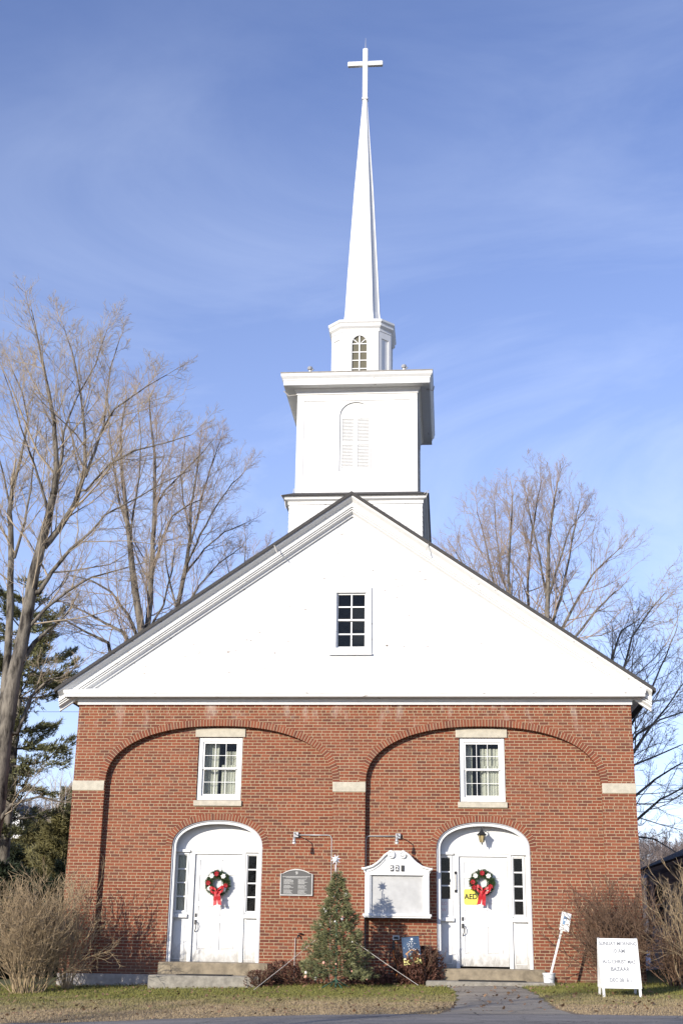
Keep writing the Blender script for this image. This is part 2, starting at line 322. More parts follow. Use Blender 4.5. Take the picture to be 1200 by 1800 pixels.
def ground_mat():
    m, n, l, b = newmat('lawn_and_dirt')
    g = pos(n, l); s = n.new('ShaderNodeSeparateXYZ'); l.new(g, s.inputs[0])
    n1 = noise(n, l, pos(n, l, (.6, 1, 1)), 1.1, 7, .6); n2 = noise(n, l, pos(n, l, (.5, 1, 1)), 22, 6, .7)
    gr = ramp(n, l, n2, [(.3, (.045, .055, .014)), (.55, (.11, .115, .030)), (.75, (.20, .17, .07))])
    dry = ramp(n, l, n2, [(.3, (.12, .085, .045)), (.55, (.26, .19, .11)), (.75, (.36, .28, .18))])
    dirt = ramp(n, l, n2, [(.3, (.085, .065, .045)), (.7, (.20, .155, .11))])
    a = n.new('ShaderNodeMath'); a.operation = 'MULTIPLY_ADD'; l.new(n1, a.inputs[0]); a.inputs[1].default_value = 7.; l.new(s.outputs[1], a.inputs[2])
    c = mixc(n, l, mrange(n, l, a.outputs[0], .3, -2.6), gr, dry)
    c = mixc(n, l, mrange(n, l, a.outputs[0], -3.6, -4.8), c, dirt)
    c = mixc(n, l, mrange(n, l, s.outputs[1], 34, 50), c, ramp(n, l, noise(n, l, g, .15, 6), [(.3, (.085, .068, .055)), (.6, (.15, .12, .095)), (.8, (.22, .19, .15))]))
    l.new(c, b.inputs['Base Color']); b.inputs['Roughness'].default_value = .95; bump(n, l, b, n2, .8, .04); return m
gm = ground_mat()
tag(link('ground', grid_mesh('ground', X, Y, Z), gm, smooth=True), kind='structure')
def asphalt(name, lo, hi, edge=False):
    m, n, l, b = newmat(name)
    f = noise(n, l, pos(n, l), 60, 4, .8); g = noise(n, l, pos(n, l, (.25, 1, 1)), 1.6, 6, .65)
    c = ramp(n, l, f, [(.3, lo), (.7, hi)]); c = mixc(n, l, .8, c, ramp(n, l, g, [(.3, (.6, .6, .62)), (.7, (1.25, 1.22, 1.2))]), 'MULTIPLY')
    vr = n.new('ShaderNodeTexVoronoi'); vr.feature = 'DISTANCE_TO_EDGE'; vr.inputs['Scale'].default_value = .9
    wp = n.new('ShaderNodeVectorMath'); wp.operation = 'MULTIPLY_ADD'; l.new(noise(n, l, pos(n, l), 3, 4), wp.inputs[0]); wp.inputs[1].default_value = (.7, .7, .7); l.new(pos(n, l), wp.inputs[2]); l.new(wp.outputs[0], vr.inputs[0])
    c = mixc(n, l, mrange(n, l, vr.outputs[0], .012, .004, 0, .75), c, (.05, .048, .045))
    l.new(c, b.inputs['Base Color']); b.inputs['Roughness'].default_value = .95; b.inputs['Specular IOR Level'].default_value = .1; bump(n, l, b, f, .6, .01); return m
rx = np.concatenate([-np.geomspace(300, 10, 14), np.linspace(-9.5, 9.5, 77), np.geomspace(10, 300, 14)])
edge = -8.0+.05*np.sin(rx*2.1)+.04*np.sin(rx*5.3+1)+.03*np.sin(rx*11.7)
ry = np.linspace(0, 1, 9)
RXX = np.repeat(rx[None], 9, 0); RYY = edge[None]*(1-ry[:, None])+(-15.5)*ry[:, None]
RZZ = gz(RXX, RYY)+.012+.05*np.sin(math.pi*ry)[:, None]
tag(link('road', grid_mesh('road', RXX[:, ::-1], RYY[:, ::-1], RZZ[:, ::-1]), asphalt('road_asphalt', (.15, .143, .133), (.30, .285, .265)), smooth=True), kind='structure')
# asphalt walk from the road to the right door
k = 22; pa = []
for i in range(k+1):
    t = i/k; y = -1.0-7.05*t
    xl = np.interp(t, [0, .2, .5, .8, 1], [2.12, 2.30, 2.34, 2.25, 2.02])+.05*math.sin(i*1.7); xr = np.interp(t, [0, .3, .6, .85, 1], [3.75, 3.92, 3.98, 4.05, 4.35])+.05*math.sin(i*2.3+1)
    pa.append([(xl+(xr-xl)*j/6, y) for j in range(7)])
pa = np.array(pa); PX, PY = pa[..., 0], pa[..., 1]; PZ = gz(PX, PY)+.016; PZ[:, 0] -= .02; PZ[:, -1] -= .02
tag(link('path', grid_mesh('path', PX[:, ::-1], PY[:, ::-1], PZ[:, ::-1]), asphalt('walk_asphalt', (.20, .18, .145), (.44, .40, .33)), smooth=True), kind='structure')
# ------------------------------------------------------------------ church
ch = thing('brick_church', 'red brick church with a white gable and tall white steeple facing the road', 'church')
HW = 6.45; BR = .15          # half width, recess of the arched bays
bays = [arch(s*3.035, 2.665, .1, 4.84, 6.135, 2.25, 48) for s in (-1, 1)]
DC = 3.02
doors = [arch(s*DC, 1.05, .80, 3.40, 3.995, 2.2, 32) for s in (-1, 1)]
WC, WZ0, WZ1, WH = 3.04, 4.43, 5.885, .525
wins = [rect(s*WC-WH, s*WC+WH, WZ0, WZ1) for s in (-1, 1)]
fp = plate(rect(-HW, HW, .0, 6.95), bays, 0, .12); bp = plate(rect(-HW+.01, HW-.01, .02, 6.5), doors+wins, BR, .34)
side = MB()
side.box(-HW, -HW+.3, .121, 17, 0, 6.9).box(HW-.3, HW, .121, 17, 0, 6.9).box(-HW+.3, HW-.3, 16.7, 17, 0, 6.9)
link('brick_wall', join([fp, bp, side.mesh()], 'brick_wall'), MT['brick'], ch)
MB().box(-HW-.015, -4.14, -.012, .118, -.3, .63).box(-HW-.014, -HW+.2, .118, 17, -.3, .60).link('stone_base', MT['conc'], ch)
def ring(cx, hw, zs, zt, n, t, y0, y1, name, k=56, proud=.006):
    P = arch(cx, hw, 0, zs, zt, n, k)[2:]; Q = []
    for i, p in enumerate(P):
        a = P[max(i-1, 0)]; b = P[min(i+1, k)]; dx, dz = b[0]-a[0], b[1]-a[1]; q = math.hypot(dx, dz); Q.append((p[0]+dz/q*t, p[1]-dx/q*t))
    s = [0]
    for i in range(1, k+1): s.append(s[-1]+math.dist(tuple((P[i][j]+Q[i][j])/2 for j in (0, 1)), tuple((P[i-1][j]+Q[i-1][j])/2 for j in (0, 1))))
    v = []; f = []; uv = []
    for i in range(k+1):
        (x, z), (X_, Z_) = P[i], Q[i]; v += [(x, y0-proud, z), (X_, y0-proud, Z_), (x, y1, z), (X_, y1, Z_)]
    for i in range(k):
        a = 4*i; b = a+4
        for q, u in (((a, a+1, b+1, b), ((s[i], .02), (s[i], .02+t), (s[i+1], .02+t), (s[i+1], .02))), ((a, b, b+2, a+2), ((s[i], .02), (s[i+1], .02), (s[i+1], .12), (s[i], .12))), ((a+1, a+3, b+3, b+1), ((s[i], .02), (s[i], .12), (s[i+1], .12), (s[i+1], .02)))):
            f.append(q); uv += u
    me = bpy.data.meshes.new(name); me.from_pydata(v, [], f); me.update(); ul = me.uv_layers.new(name='UVMap')
    for i, u in enumerate(uv): ul.data[i].uv = u
    me.flip_normals(); return me
# the flipped faces keep their uv order, good enough for brick joints that run across the ring
for s in (-1, 1):
    link('brick_arch', ring(s*3.035, 2.658, 4.84, 6.128, 2.25, .15, 0, BR-.002, 'bay_arch', 72), MT['ring'], ch)
    link('brick_arch', ring(s*DC, 1.045, 3.40, 3.99, 2.2, .145, BR, .30, 'door_arch', 44), MT['ring'], ch)
for x0, x1 in ((-HW-.012, -HW+.74), (-.377, .377), (HW-.74, HW+.012)):
    MB().box(x0, x1, -.015, .112, 4.63, 4.85).link('impost_block', MT['stone'], ch, bevel=.006)
# --- gable
AP, EV, SL = 11.70, 6.91, .694          # apex, eave height, slope
gw = rect(-.46, .47, 7.86, 9.43)
gp = plate([(-HW, 6.86), (HW, 6.86), (HW, AP-HW*SL-.1), (.0, AP-.1), (-HW, AP-HW*SL-.1)], [rect(-.33, .34, 7.93, 9.33)], .0, .14)
gp.transform(Matrix.Translation((0, .004, 0)))
link('gable_boarding', gp, MT['gable'], ch)
prof = [(.34, .0), (.34, .035), (.335, .045), (.21, .125), (.21, .15), (.19, .152), (.19, .165), (.205, .168), (.205, .25), (.15, .252), (.15, .268), (.18, .27), (.175, .30), (.12, .305), (.12, .32), (.15, .322), (.15, .345), (.05, .395), (.05, .445), (-.02, .45), (-.02, .0)]
rk = MB()
for s in (-1, 1):
    rings = []
    for x in (0, s*6.90):
        z = AP-abs(x)*SL; rings.append([(x, -q, z-p) for q, p in prof])
    if s > 0: rings = rings[::-1]
    rk.loft(rings)
rk.link('raking_cornice', MT['whitep'], ch)
# horizontal cornice with its sloping wash
hp = [(.0, 6.741), (.06, 6.741), (.06, 6.752), (.10, 6.775), (.26, 6.785), (.26, 6.77), (.32, 6.765), (.32, 6.83), (.335, 6.84), (.345, 6.915), (.0, 7.03)]
def eaves_sweep(prof):
    m_ = MB(); m_.loft([[(-HW-q+.03, 17.2, z) for q, z in prof], [(-HW-q+.03, -q, z) for q, z in prof], [(HW+q-.03, -q, z) for q, z in prof], [(HW+q-.03, 17.2, z) for q, z in prof]]); return m_
eaves_sweep(hp).link('cornice', MT['whitep'], ch)
eaves_sweep([(.02, 6.62), (.055, 6.62), (.055, 6.70), (.075, 6.705), (.075, 6.738), (.02, 6.738)]).link('frieze', MT['white'], ch)
rf = MB()
for s in (-1, 1):
    r = [[(x, y, z) for x, z in ((0, AP), (s*6.98, AP-6.98*SL), (s*6.98, AP-6.98*SL+.085), (0, AP+.09))] for y in (-.385, 17.3)]
    rf.loft(r if s < 0 else r[::-1])
rf.link('roof', MT['roof'], ch)
for px, py, w_, h_ in ((434, 1125, 5, 2), (441, 1126, 3, 1.5), (680, 1135, 4, 4), (570, 1017, 3.5, 2), (655, 1003, 2.5, 2), (403, 1182, 4, 1.2), (710, 1136, 2, 2.5), (872, 1052, 3, 1.3), (525, 905+130, 2, 1)):
    p = at(px, py, 0); r_ = random.Random(px); k_ = 7
    link('peeled_patch', plate([(p[0]+w_*.0075*math.cos(i*6.283/k_)*r_.uniform(.6, 1.2), p[2]+h_*.0075*math.sin(i*6.283/k_)*r_.uniform(.6, 1.2)) for i in range(k_)], [], .0015, .0055), MT['mat2'], ch)
# --- windows with sash, panes, curtains
def sash_grid(mb, x0, x1, z0, z1, nx, nz, y0, y1, w=.022):
    for i in range(1, nx): x = x0+(x1-x0)*i/nx; mb.box(x-w/2, x+w/2, y0, y1, z0, z1)
    for i in range(1, nz):
        z = z0+(z1-z0)*i/nz
        for j in range(nx): a = x0+(x1-x0)*j/nx; mb.box(a+(w/2 if j else 0), a+(x1-x0)/nx-(w/2 if j < nx-1 else 0), y0+.002, y1-.002, z-w/2, z+w/2)
def frame(mb, x0, x1, z0, z1, w, y0, y1):
    mb.box(x0, x0+w, y0, y1, z0, z1).box(x1-w, x1, y0, y1, z0, z1).box(x0+w, x1-w, y0+.001, y1, z1-w, z1).box(x0+w, x1-w, y0+.001, y1, z0, z0+w)
def curtain(x0, x1, z0, z1, y, folds, amp=.025, seed=0, swag=False):
    nx = folds*8; nz = 8; r_ = random.Random(seed); ph = [r_.uniform(-.6, .6) for _ in range(nz+1)]
    X_ = np.zeros((nz+1, nx+1)); Y_ = X_.copy(); Z_ = X_.copy()
    for j in range(nz+1):
        for i in range(nx+1):
            t = i/nx; X_[j, i] = x0+(x1-x0)*t; Y_[j, i] = y+amp*math.sin(2*math.pi*folds*t+ph[0]+.3*math.sin(j*.6))+amp*.4*math.sin(5.1*folds*t+1)
            Z_[j, i] = z0+(z1-z0)*j/nz+(.02*math.sin(folds*6.28*t) if j == 0 and swag else 0)
    return grid_mesh('curtain', X_, Y_, Z_)
def upper_window(cx):
    w = thing('window', None, None); del_tag = w
    C.objects.unlink(w); bpy.data.objects.remove(w)
    x0, x1 = cx-WH, cx+WH
    m = MB(); frame(m, x0+.012, x1-.012, WZ0+.012, WZ1-.004, .095, .185, .335)
    fo = m.link('window', MT['white'], ch, bevel=.004)
    m = MB(); a, b, z0, z1 = x0+.112, x1-.112, WZ0+.112, WZ1-.104; zm = (z0+z1)/2
    frame(m, a, b, zm-.01, z1, .038, .205, .228); frame(m, a, b, z0, zm+.012, .040, .229, .252); m.box(a+.04, b-.04, .19, .2, zm-.018, zm+.012)
    sash_grid(m, a+.038, b-.038, zm+.03, z1-.038, 3, 2, .21, .224, .013); sash_grid(m, a+.04, b-.04, z0+.04, zm-.03, 3, 2, .232, .247, .013)
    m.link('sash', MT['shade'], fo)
    MB().box(a+.002, b-.002, .2485, .2495, z0, z1).link('pane', MT['glass'], fo)
    link('curtain', curtain(a-.02, cx-(.06 if cx < 0 else .22), z0, z1-.02, .42, 5 if cx < 0 else 3, .02, int(cx*3)+20), MT['curtain'], fo, smooth=True)
    link('curtain', curtain(cx+(.09 if cx < 0 else -.04), b+.06, z0, z1-(.20 if cx < 0 else .12), .38, 6, .024, int(cx*5)+40), MT['curtain'], fo, smooth=True)
    link('curtain', curtain(cx+.02, b+.06, z0, zm+.1, .32, 7, .014, 3, True), MT['curtain'], fo, smooth=True)
    MB().box(x0-.2, x1+.2, .9, .92, WZ0-.3, WZ1+.2).link('backdrop', MT['dark'], fo)
    MB().box(cx-.60, cx+.58, BR-.03, BR+.05, 5.887, 6.092).link('lintel', MT['stone'], ch, bevel=.006)
    MB().box(cx-.57, cx+.55, BR-.05, .345, 4.305, 4.428).link('window_sill', MT['stone'], ch, bevel=.006)
    return fo
for s in (-1, 1): upper_window(s*WC)
m = MB(); frame(m, -.48, .49, 7.85, 9.45, .125, -.035, .06); m.box(-.53, .50, -.07, -.036, 7.80, 7.85)
gwo = m.link('window', MT['white'], ch, bevel=.004)
m = MB(); a, b, z0, z1 = -.352, .362, 7.98, 9.322; zm = 8.655
frame(m, a, b, zm-.01, z1, .04, .03, .055); frame(m, a, b, z0, zm+.02, .04, .056, .082)
sash_grid(m, a+.04, b-.04, zm+.03, z1-.04, 2, 2, .034, .05, .034); sash_grid(m, a+.04, b-.04, z0+.04, zm-.03, 2, 2, .06, .077, .034)
m.link('sash', MT['whitep'], gwo); MB().box(a+.003, b-.003, .0785, .0795, z0, z1).link('pane', MT['glass'], gwo)
MB().box(-.6, .6, .5, .52, 7.6, 9.6).link('backdrop', MT['dark'], gwo)
# --- the two entrances
def entrance(cx, right):
    P = arch(cx, 1.045, .80, 3.40, 3.99, 2.2, 32)
    inner = arch(cx, .965, .80, 3.385, 3.905, 2.2, 32); inner2 = arch(cx, .995, .80, 3.39, 3.935, 2.2, 32)
    er = link('door_frame', plate(P, [inner2], BR+.11, .30), MT['white'], ch)
    link('arch_moulding', plate(arch(cx, 1.04, .80, 3.40, 3.985, 2.2, 32), [inner], .20, .29), MT['white'], er)
    link('arch_moulding', plate(P, [arch(cx, 1.02, .80, 3.395, 3.965, 2.2, 32)], BR+.02, .215), MT['greyp'], er)
    DY = .46
    # back board with openings for door and sidelights
    xl0, xl1, xr0, xr1 = cx-.965, cx-.725, cx+.665, cx+.90
    za, zb = 1.985, 3.235
    dd = rect(cx-.545, cx+.545, .80, 3.245)
    bb = plate(arch(cx, 1.1, .81, 3.42, 4.03, 2.2, 32), [dd, rect(xl0, xl1, za, zb), rect(xr0, xr1, za, zb)], DY, DY+.05)
    link('tympanum', bb, MT['door'], er)
    m = MB(); e = .035
    for s_, x in ((-1, cx-.545), (1, cx+.545)): m.box(min(x, x+s_*.085), max(x, x+s_*.085), DY-e, DY-.001, .86, 3.30)
    m.box(cx-.66, cx+.66, DY-.05, DY-.002, 3.302, 3.36)
    m.box(cx-.545, cx+.545, DY-e, DY-.001, 3.247, 3.300)
    for x0, x1 in ((xl0-.05, cx-.663), (cx+.632, xr1+.10)):
        m.box(x0, x1, DY-.07, DY-.002, 3.285, 3.345); m.box(x0, x1, DY-.09, DY-.002, 1.845, 1.925)
    for x0, x1 in ((xl0, xl1), (xr0, xr1)): frame(m, x0-.03, x1+.03, za-.03, zb+.03, .03, DY-.02, DY-.001)
    for x0, x1 in ((xl0-.01, xl1+.01), (xr0, xr1+.03)): frame(m, x0, x1, .95, 1.80, .012, DY-.012, DY-.001)
    m.link('door_casing', MT['white'], er, bevel=.004)
    # door leaf: stiles, rails and sunk panels
    rows = [(2.89, 3.12), (2.21, 2.78), (1.88, 2.10), (1.16, 1.74)]
    hs = [rect(cx+a_, cx+b_, z0, z1) for z0, z1 in rows for a_, b_ in ((-.43, -.075), (.075, .43))]
    lf = link('door', plate(rect(cx-.537, cx+.537, .905, 3.237), hs, DY+.012, DY+.05), MT['door'], ch)
    m = MB(); m.box(cx-.53, cx+.53, DY+.034, DY+.05, .91, 3.23)
    for z0, z1 in rows:
        for a_, b_ in ((-.43, -.075), (.075, .43)):
            i_ = .035; x0, x1 = cx+a_, cx+b_; y1, y0 = DY+.0335, DY+.020
            m.loft([[(x0+.008, y1, z0+.008), (x1-.008, y1, z0+.008), (x1-.008, y1, z1-.008), (x0+.008, y1, z1-.008)], [(x0+i_, y0, z0+i_), (x1-i_, y0, z0+i_), (x1-i_, y0, z1-i_), (x0+i_, y0, z1-i_)]])
    m.link('door_panel', MT['door'], lf)
    hx = cx-.475
    m = MB(); m.box(hx-.022, hx+.022, DY-.0, DY+.011, 1.86, 1.94); m.box(hx-.025, hx+.025, DY-.002, DY+.011, 1.70, 1.80)
    m.tube([(hx, DY-.01, 1.78), (hx+.01, DY-.06, 1.76), (hx+.03, DY-.07, 1.70), (hx+.025, DY-.065, 1.62), (hx+.0, DY-.03, 1.56), (hx-.005, DY+.005, 1.54)], .011, 8)
    m.link('handle', MT['iron'], lf)
    # sidelights
    for x0, x1 in ((xl0, xl1), (xr0, xr1)):
        m = MB(); frame(m, x0+.002, x1-.002, za+.002, zb-.002, .018, DY+.006, DY+.035); sash_grid(m, x0+.02, x1-.02, za+.02, zb-.02, 1, 4, DY+.010, DY+.030, .03)
        m.link('sidelight', MT['white'], er)
    for x0, x1 in ((xl0, xl1), (xr0, xr1)): MB().box(x0+.004, x1-.004, DY+.0315, DY+.0335, za+.004, zb-.004).link('pane', MT['glass'], er)
    if right:
        MB().box(xl0+.021, xl1-.021, DY+.002, DY+.005, za+.01, za+.325).link('paper_notice', MT['paper'], er)
        link('lettering', join([text_mesh('LO', .10, xl0+.085, DY+.0005, za+.24, .0008), text_mesh('W', .10, xl0+.075, DY+.0005, za+.10, .0008)], 'lo'), MT['pink'], er)
    else:
        link('curtain', curtain(xl0-.03, xl1+.05, za-.1, zb+.1, DY+.085, 6, .012, 5), MT['curtain'], er, smooth=True)
    MB().box(cx-1.1, cx+1.1, 1.3, 1.32, .5, 4.1).link('backdrop', MT['dark'], er)
    if right:
        px_ = cx-.62; m = MB(); m.box(px_-.03, px_+.03, DY-.05, DY-.036, 2.46, 2.52).box(px_-.03, px_+.03, DY-.05, DY-.036, 2.86, 2.92)
        m.tube([(px_, DY-.05, 2.49), (px_, DY-.09, 2.52), (px_, DY-.09, 2.86), (px_, DY-.05, 2.89)], .010); m.link('pull_handle', MT['iron'], er)
entrance(-DC, False); entrance(DC, True)
# --- steeple
TY = 3.0
def boxring(hx, hy, z, cy=TY): return [(-hx, cy-hy, z), (hx, cy-hy, z), (hx, cy+hy, z), (-hx, cy+hy, z)]
def clap(mb, hx, hy, z0, z1, step, out=.012, cy=TY):      # lapped boards round a tower stage
    z = z0; rings = []
    while z < z1-1e-6:
        e = min(z+step, z1); rings += [boxring(hx+out, hy+out, z, cy), boxring(hx, hy, e-.001, cy)]; z = e
    mb.loft(rings)
m = MB(); clap(m, 1.69, 2.05, 9.6, 12.0, .13); m.link('tower_base', MT['white'], ch)
m = MB(); m.loft([boxring(1.72, 2.08, 11.90), boxring(1.72, 2.08, 11.98), boxring(1.80, 2.16, 12.02), boxring(1.80, 2.16, 12.06), boxring(1.84, 2.20, 12.09)]); m.link('tower_base_cornice', MT['whitep'], ch)
m = MB(); m.loft([boxring(1.85, 2.21, 12.085), boxring(1.87, 2.23, 12.115), boxring(1.60, 1.95, 12.26)]); m.link('skirt_roof', MT['roof'], ch)
m = MB(); clap(m, 1.545, 1.80, 12.2, 15.1, .115, .008); m.link('belfry', MT['white'], ch)
m = MB()
for sx in (-1, 1):
    for sy in (-1, 1):
        x0, x1 = sorted((sx*1.39, sx*1.575)); y = TY+sy*1.88; m.box(x0, x1, min(y, y-sy*.03), max(y, y-sy*.03), 12.2, 14.84)
        y0, y1 = sorted((TY+sy*1.68, TY+sy*1.8485)); x = sx*1.573; m.box(min(x, x-sx*.03), max(x, x-sx*.03), y0, y1, 12.2, 14.84)
for sy in (-1, 1): y = TY+sy*1.885; m.box(-1.575, 1.575, min(y, y-sy*.035), max(y, y-sy*.035), 14.842, 15.12); m.box(-1.575, 1.575, min(y, y-sy*.035), max(y, y-sy*.035), 12.12, 12.199)
for sx in (-1, 1): x = sx*1.58; m.box(min(x, x-sx*.035), max(x, x-sx*.035), TY-1.84, TY+1.84, 14.842, 15.12)
m.link('corner_board', MT['white'], ch)
# louvred shutters under an arched head
yb = TY-1.803; link('belfry_front', plate(rect(-1.388, 1.388, 12.2, 14.841), [arch(-.03, .42, 12.87, 14.42, 14.805, 2, 24)], yb-.062, yb-.012), paint_mat('lapped_paint', seams=.115, streak=.05), ch); hd = arch(-.03, .445, 12.85, 14.42, 14.83, 2, 24); hi = arch(-.03, .40, 12.89, 14.42, 14.785, 2, 24)
sh = link('shutter', plate(hd, [], yb-.0115, yb-.0025), MT['white'], ch)
m = MB()
for x0, x1 in ((-.43, -.035), (-.025, .37)):
    m.box(x0, x0+.05, yb-.035, yb-.012, 12.89, 14.42).box(x1-.05, x1, yb-.035, yb-.012, 12.89, 14.42)
    for z0, z1 in ((12.89, 12.96), (13.62, 13.69), (14.35, 14.42)): m.box(x0+.05, x1-.05, yb-.035, yb-.012, z0, z1)
    for za_, zb_ in ((12.96, 13.62), (13.69, 14.35)):
        z = za_
        while z < zb_-.02: m.add([(x0+.05, yb-.034, z), (x1-.05, yb-.034, z), (x1-.05, yb-.013, z+.036), (x0+.05, yb-.013, z+.036)], [(0, 1, 2, 3)]); z += .04
m.link('louver', MT['white'], sh)
link('arch_panel', plate([(x, z) for x, z in arch(-.03, .398, 14.423, 14.424, 14.78, 2, 24)], [], yb-.03, yb-.012), MT['white'], sh)
# belfry cornice: bed mould, flat soffit, fascia, crown
def cr(o, z): return boxring(1.575+o, 1.885+o, z)
m = MB(); m.loft([cr(.002, 15.02), cr(.02, 15.02), cr(.03, 15.09), cr(.09, 15.15), cr(.09, 15.17), cr(.30, 15.19), cr(.30, 15.165), cr(.335, 15.165), cr(.335, 15.29), cr(.35, 15.30), cr(.35, 15.33), cr(.40, 15.40), cr(.405, 15.47)])
m.link('belfry_cornice', MT['whitep'], ch)
m = MB(); m.loft([cr(.41, 15.472), cr(.42, 15.505), cr(-.7, 15.72)]); m.link('belfry_roof', MT['rooft'], ch)
def octa(h, c, z, cy=TY, hy=None):
    hy = hy or h; p = [(-h+c, -hy), (h-c, -hy), (h, -hy+c), (h, hy-c), (h-c, hy), (-h+c, hy), (-h, hy-c), (-h, -hy+c)]
    return [(x, cy+y, z) for x, y in p]
SH = .80; CH = .30
m = MB(); m.loft([octa(SH, CH, 15.5), octa(SH, CH, 17.48)]); stg = m.link('octagonal_stage', MT['white'], ch)
m = MB(); m.loft([octa(SH+.0015, CH, 17.38), octa(SH+.03, CH+.005, 17.38), octa(SH+.03, CH+.005, 17.46), octa(SH+.09, CH+.03, 17.52), octa(SH+.09, CH+.03, 17.60), octa(SH+.125, CH+.04, 17.64), octa(SH+.125, CH+.04, 17.70), octa(SH-.05, CH-.0, 17.80)])
m.link('stage_cornice', MT['white'], stg)
yf = TY-SH
ws = plate(rect(-.497, .497, 15.6, 17.375), [arch(-.03, .205, 15.95, 17.0, 17.245, 2, 20)], yf-.05, yf-.004); link('window_surround', ws, MT['white'], stg)
MB().box(-.3, .25, yf-.0035, yf-.001, 15.9, 17.3).link('pane', MT['olive'], stg, label='olive tinted arched window glass')
m = MB(); cxw = -.03; m.box(cxw-.017, cxw+.017, yf-.03, yf-.006, 15.95, 17.235)
for z in (16.25, 16.5, 16.75, 17.0): m.box(cxw-.2, cxw-.018, yf-.028, yf-.006, z-.014, z+.014); m.box(cxw+.018, cxw+.2, yf-.028, yf-.006, z-.014, z+.014)
for s in (-1, 1): m.add([(cxw+s*.02, yf-.028, 17.01), (cxw+s*.045, yf-.028, 17.01), (cxw+s*.165, yf-.028, 17.12), (cxw+s*.145, yf-.028, 17.14)], [(0, 1, 2, 3) if s > 0 else (3, 2, 1, 0)])
m.link('muntin', MT['white'], stg)
for s in (-1, 1):      # sunk blind panels on the angled faces
    a = Vector((s*(SH-CH), TY-SH, 0)); b = Vector((s*SH, TY-SH+CH, 0)); d = (b-a); nn = Vector((s*.7071, -.7071, 0))
    m = MB()
    def fb(t0, t1, z0, z1, o=.03):
        p = [a+d*t0, a+d*t1]; q = [x+nn*o for x in p]; vs = [(v.x, v.y, z) for z in (z0, z1) for v in (q[0], q[1], p[1], p[0])]
        m.add(vs, [(0, 1, 5, 4), (3, 0, 4, 7), (1, 2, 6, 5), (4, 5, 6, 7), (0, 3, 2, 1)] if s > 0 else [(4, 5, 1, 0), (7, 4, 0, 3), (5, 6, 2, 1), (7, 6, 5, 4), (1, 2, 3, 0)])
    fb(.0, .2, 15.6, 17.37); fb(.8, 1., 15.6, 17.37); fb(.2, .8, 17.18, 17.37); m.link('angle_panel', MT['white'], stg)
    MB().box(min(s*SH, s*(SH+.03)), max(s*SH, s*(SH+.03)), TY-.5, TY-.3, 15.6, 17.37).box(min(s*SH, s*(SH+.03)), max(s*SH, s*(SH+.03)), TY+.3, TY+.5, 15.6, 17.37).link('pilaster_strip', MT['white'], stg)
# spire: eight sides with a slight flare, broad faces stand a little proud of the angles
lv = [(17.78, .53, .17), (17.95, .485, .155), (18.2, .455, .145), (19.5, .395, .125), (22.3, .25, .08), (25.62, .055, .018)]
m = MB(); m.loft([octa(h, c, z) for z, h, c in lv]); sp = m.link('spire', MT['white'], ch)
m = MB()
for k_ in range(4):
    rot = Matrix.Rotation(k_*math.pi/2, 3, 'Z'); rings = []
    for z, h, c in lv:
        e = h-c; t_ = .035*min(1, h/.3)
        rings.append([tuple(rot @ Vector((x, y, 0))+Vector((0, TY, z))) for x, y in ((-e, -h+.002), (-e, -h-t_), (e, -h-t_), (e, -h+.002))])
    m.loft(rings)
m.link('spire_face', MT['white'], sp)
m = MB(); m.box(-.075, .075, TY-.075, TY+.075, 25.58, 27.40); m.loft([[(x, y+TY, 27.40) for x, y in ((-.075, -.075), (.075, -.075), (.075, .075), (-.075, .075))], [(x, y+TY, 27.45) for x, y in ((-.03, -.03), (.03, -.03), (.03, .03), (-.03, .03))]])
m.box(-.09, .09, TY-.09, TY+.09, 25.56, 25.62)
crs = m.link('cross', MT['white'], ch, bevel=.012)
MB().box(-.54, -.074, TY-.06, TY+.06, 26.79, 26.96).box(.074, .54, TY-.06, TY+.06, 26.79, 26.96).link('cross_arm', MT['white'], crs, bevel=.03)
MB().tube([(0, TY, 27.44), (0, TY, 27.85)], [.014, .004], 6).link('lightning_rod', MT['steel'], crs)
for x in (-1.26, 1.23):  # two small finials standing on the belfry cornice roof
    m = MB(); m.tube([(x, 1.12, 15.5), (x, 1.12, 15.74)], .03, 8).lathe((x, 1.12, 15.74), [(0, 0), (.06, .01), (.075, .05), (.06, .09), (0, .1)], 10).tube([(x, 1.12, 15.70), (x+.10, 1.05, 15.73)], .016, 6)
    m.link('roof_finial', MT['steel'], ch)
# lightning conductor cable clips at the eaves of the tower
for pts in ([(-1.93, 1.0, 15.1), (-1.80, 1.05, 14.98), (-1.62, 1.1, 15.02), (-1.60, 1.12, 15.06)], [(-1.88, .74, 12.10), (-1.80, .90, 12.0), (-1.77, .93, 11.8)], [(1.75, .76, 12.10), (1.86, .78, 12.20), (1.80, .74, 12.02)], [(-1.62, 1.1, 12.2), (-1.60, 1.12, 12.4)], [(1.78, 1.3, 15.2), (2.0, 1.2, 15.12), (2.02, 1.1, 15.2)], [(-1.85, -.39, 10.42), (-1.80, -.37, 10.28), (-1.76, -.36, 10.22)], [(1.85, -.39, 10.42), (1.80, -.37, 10.28), (1.84, -.36, 10.18)]):
    MB().tube(pts, .012, 6).link('conductor_cable', MT['white_cord'], ch)
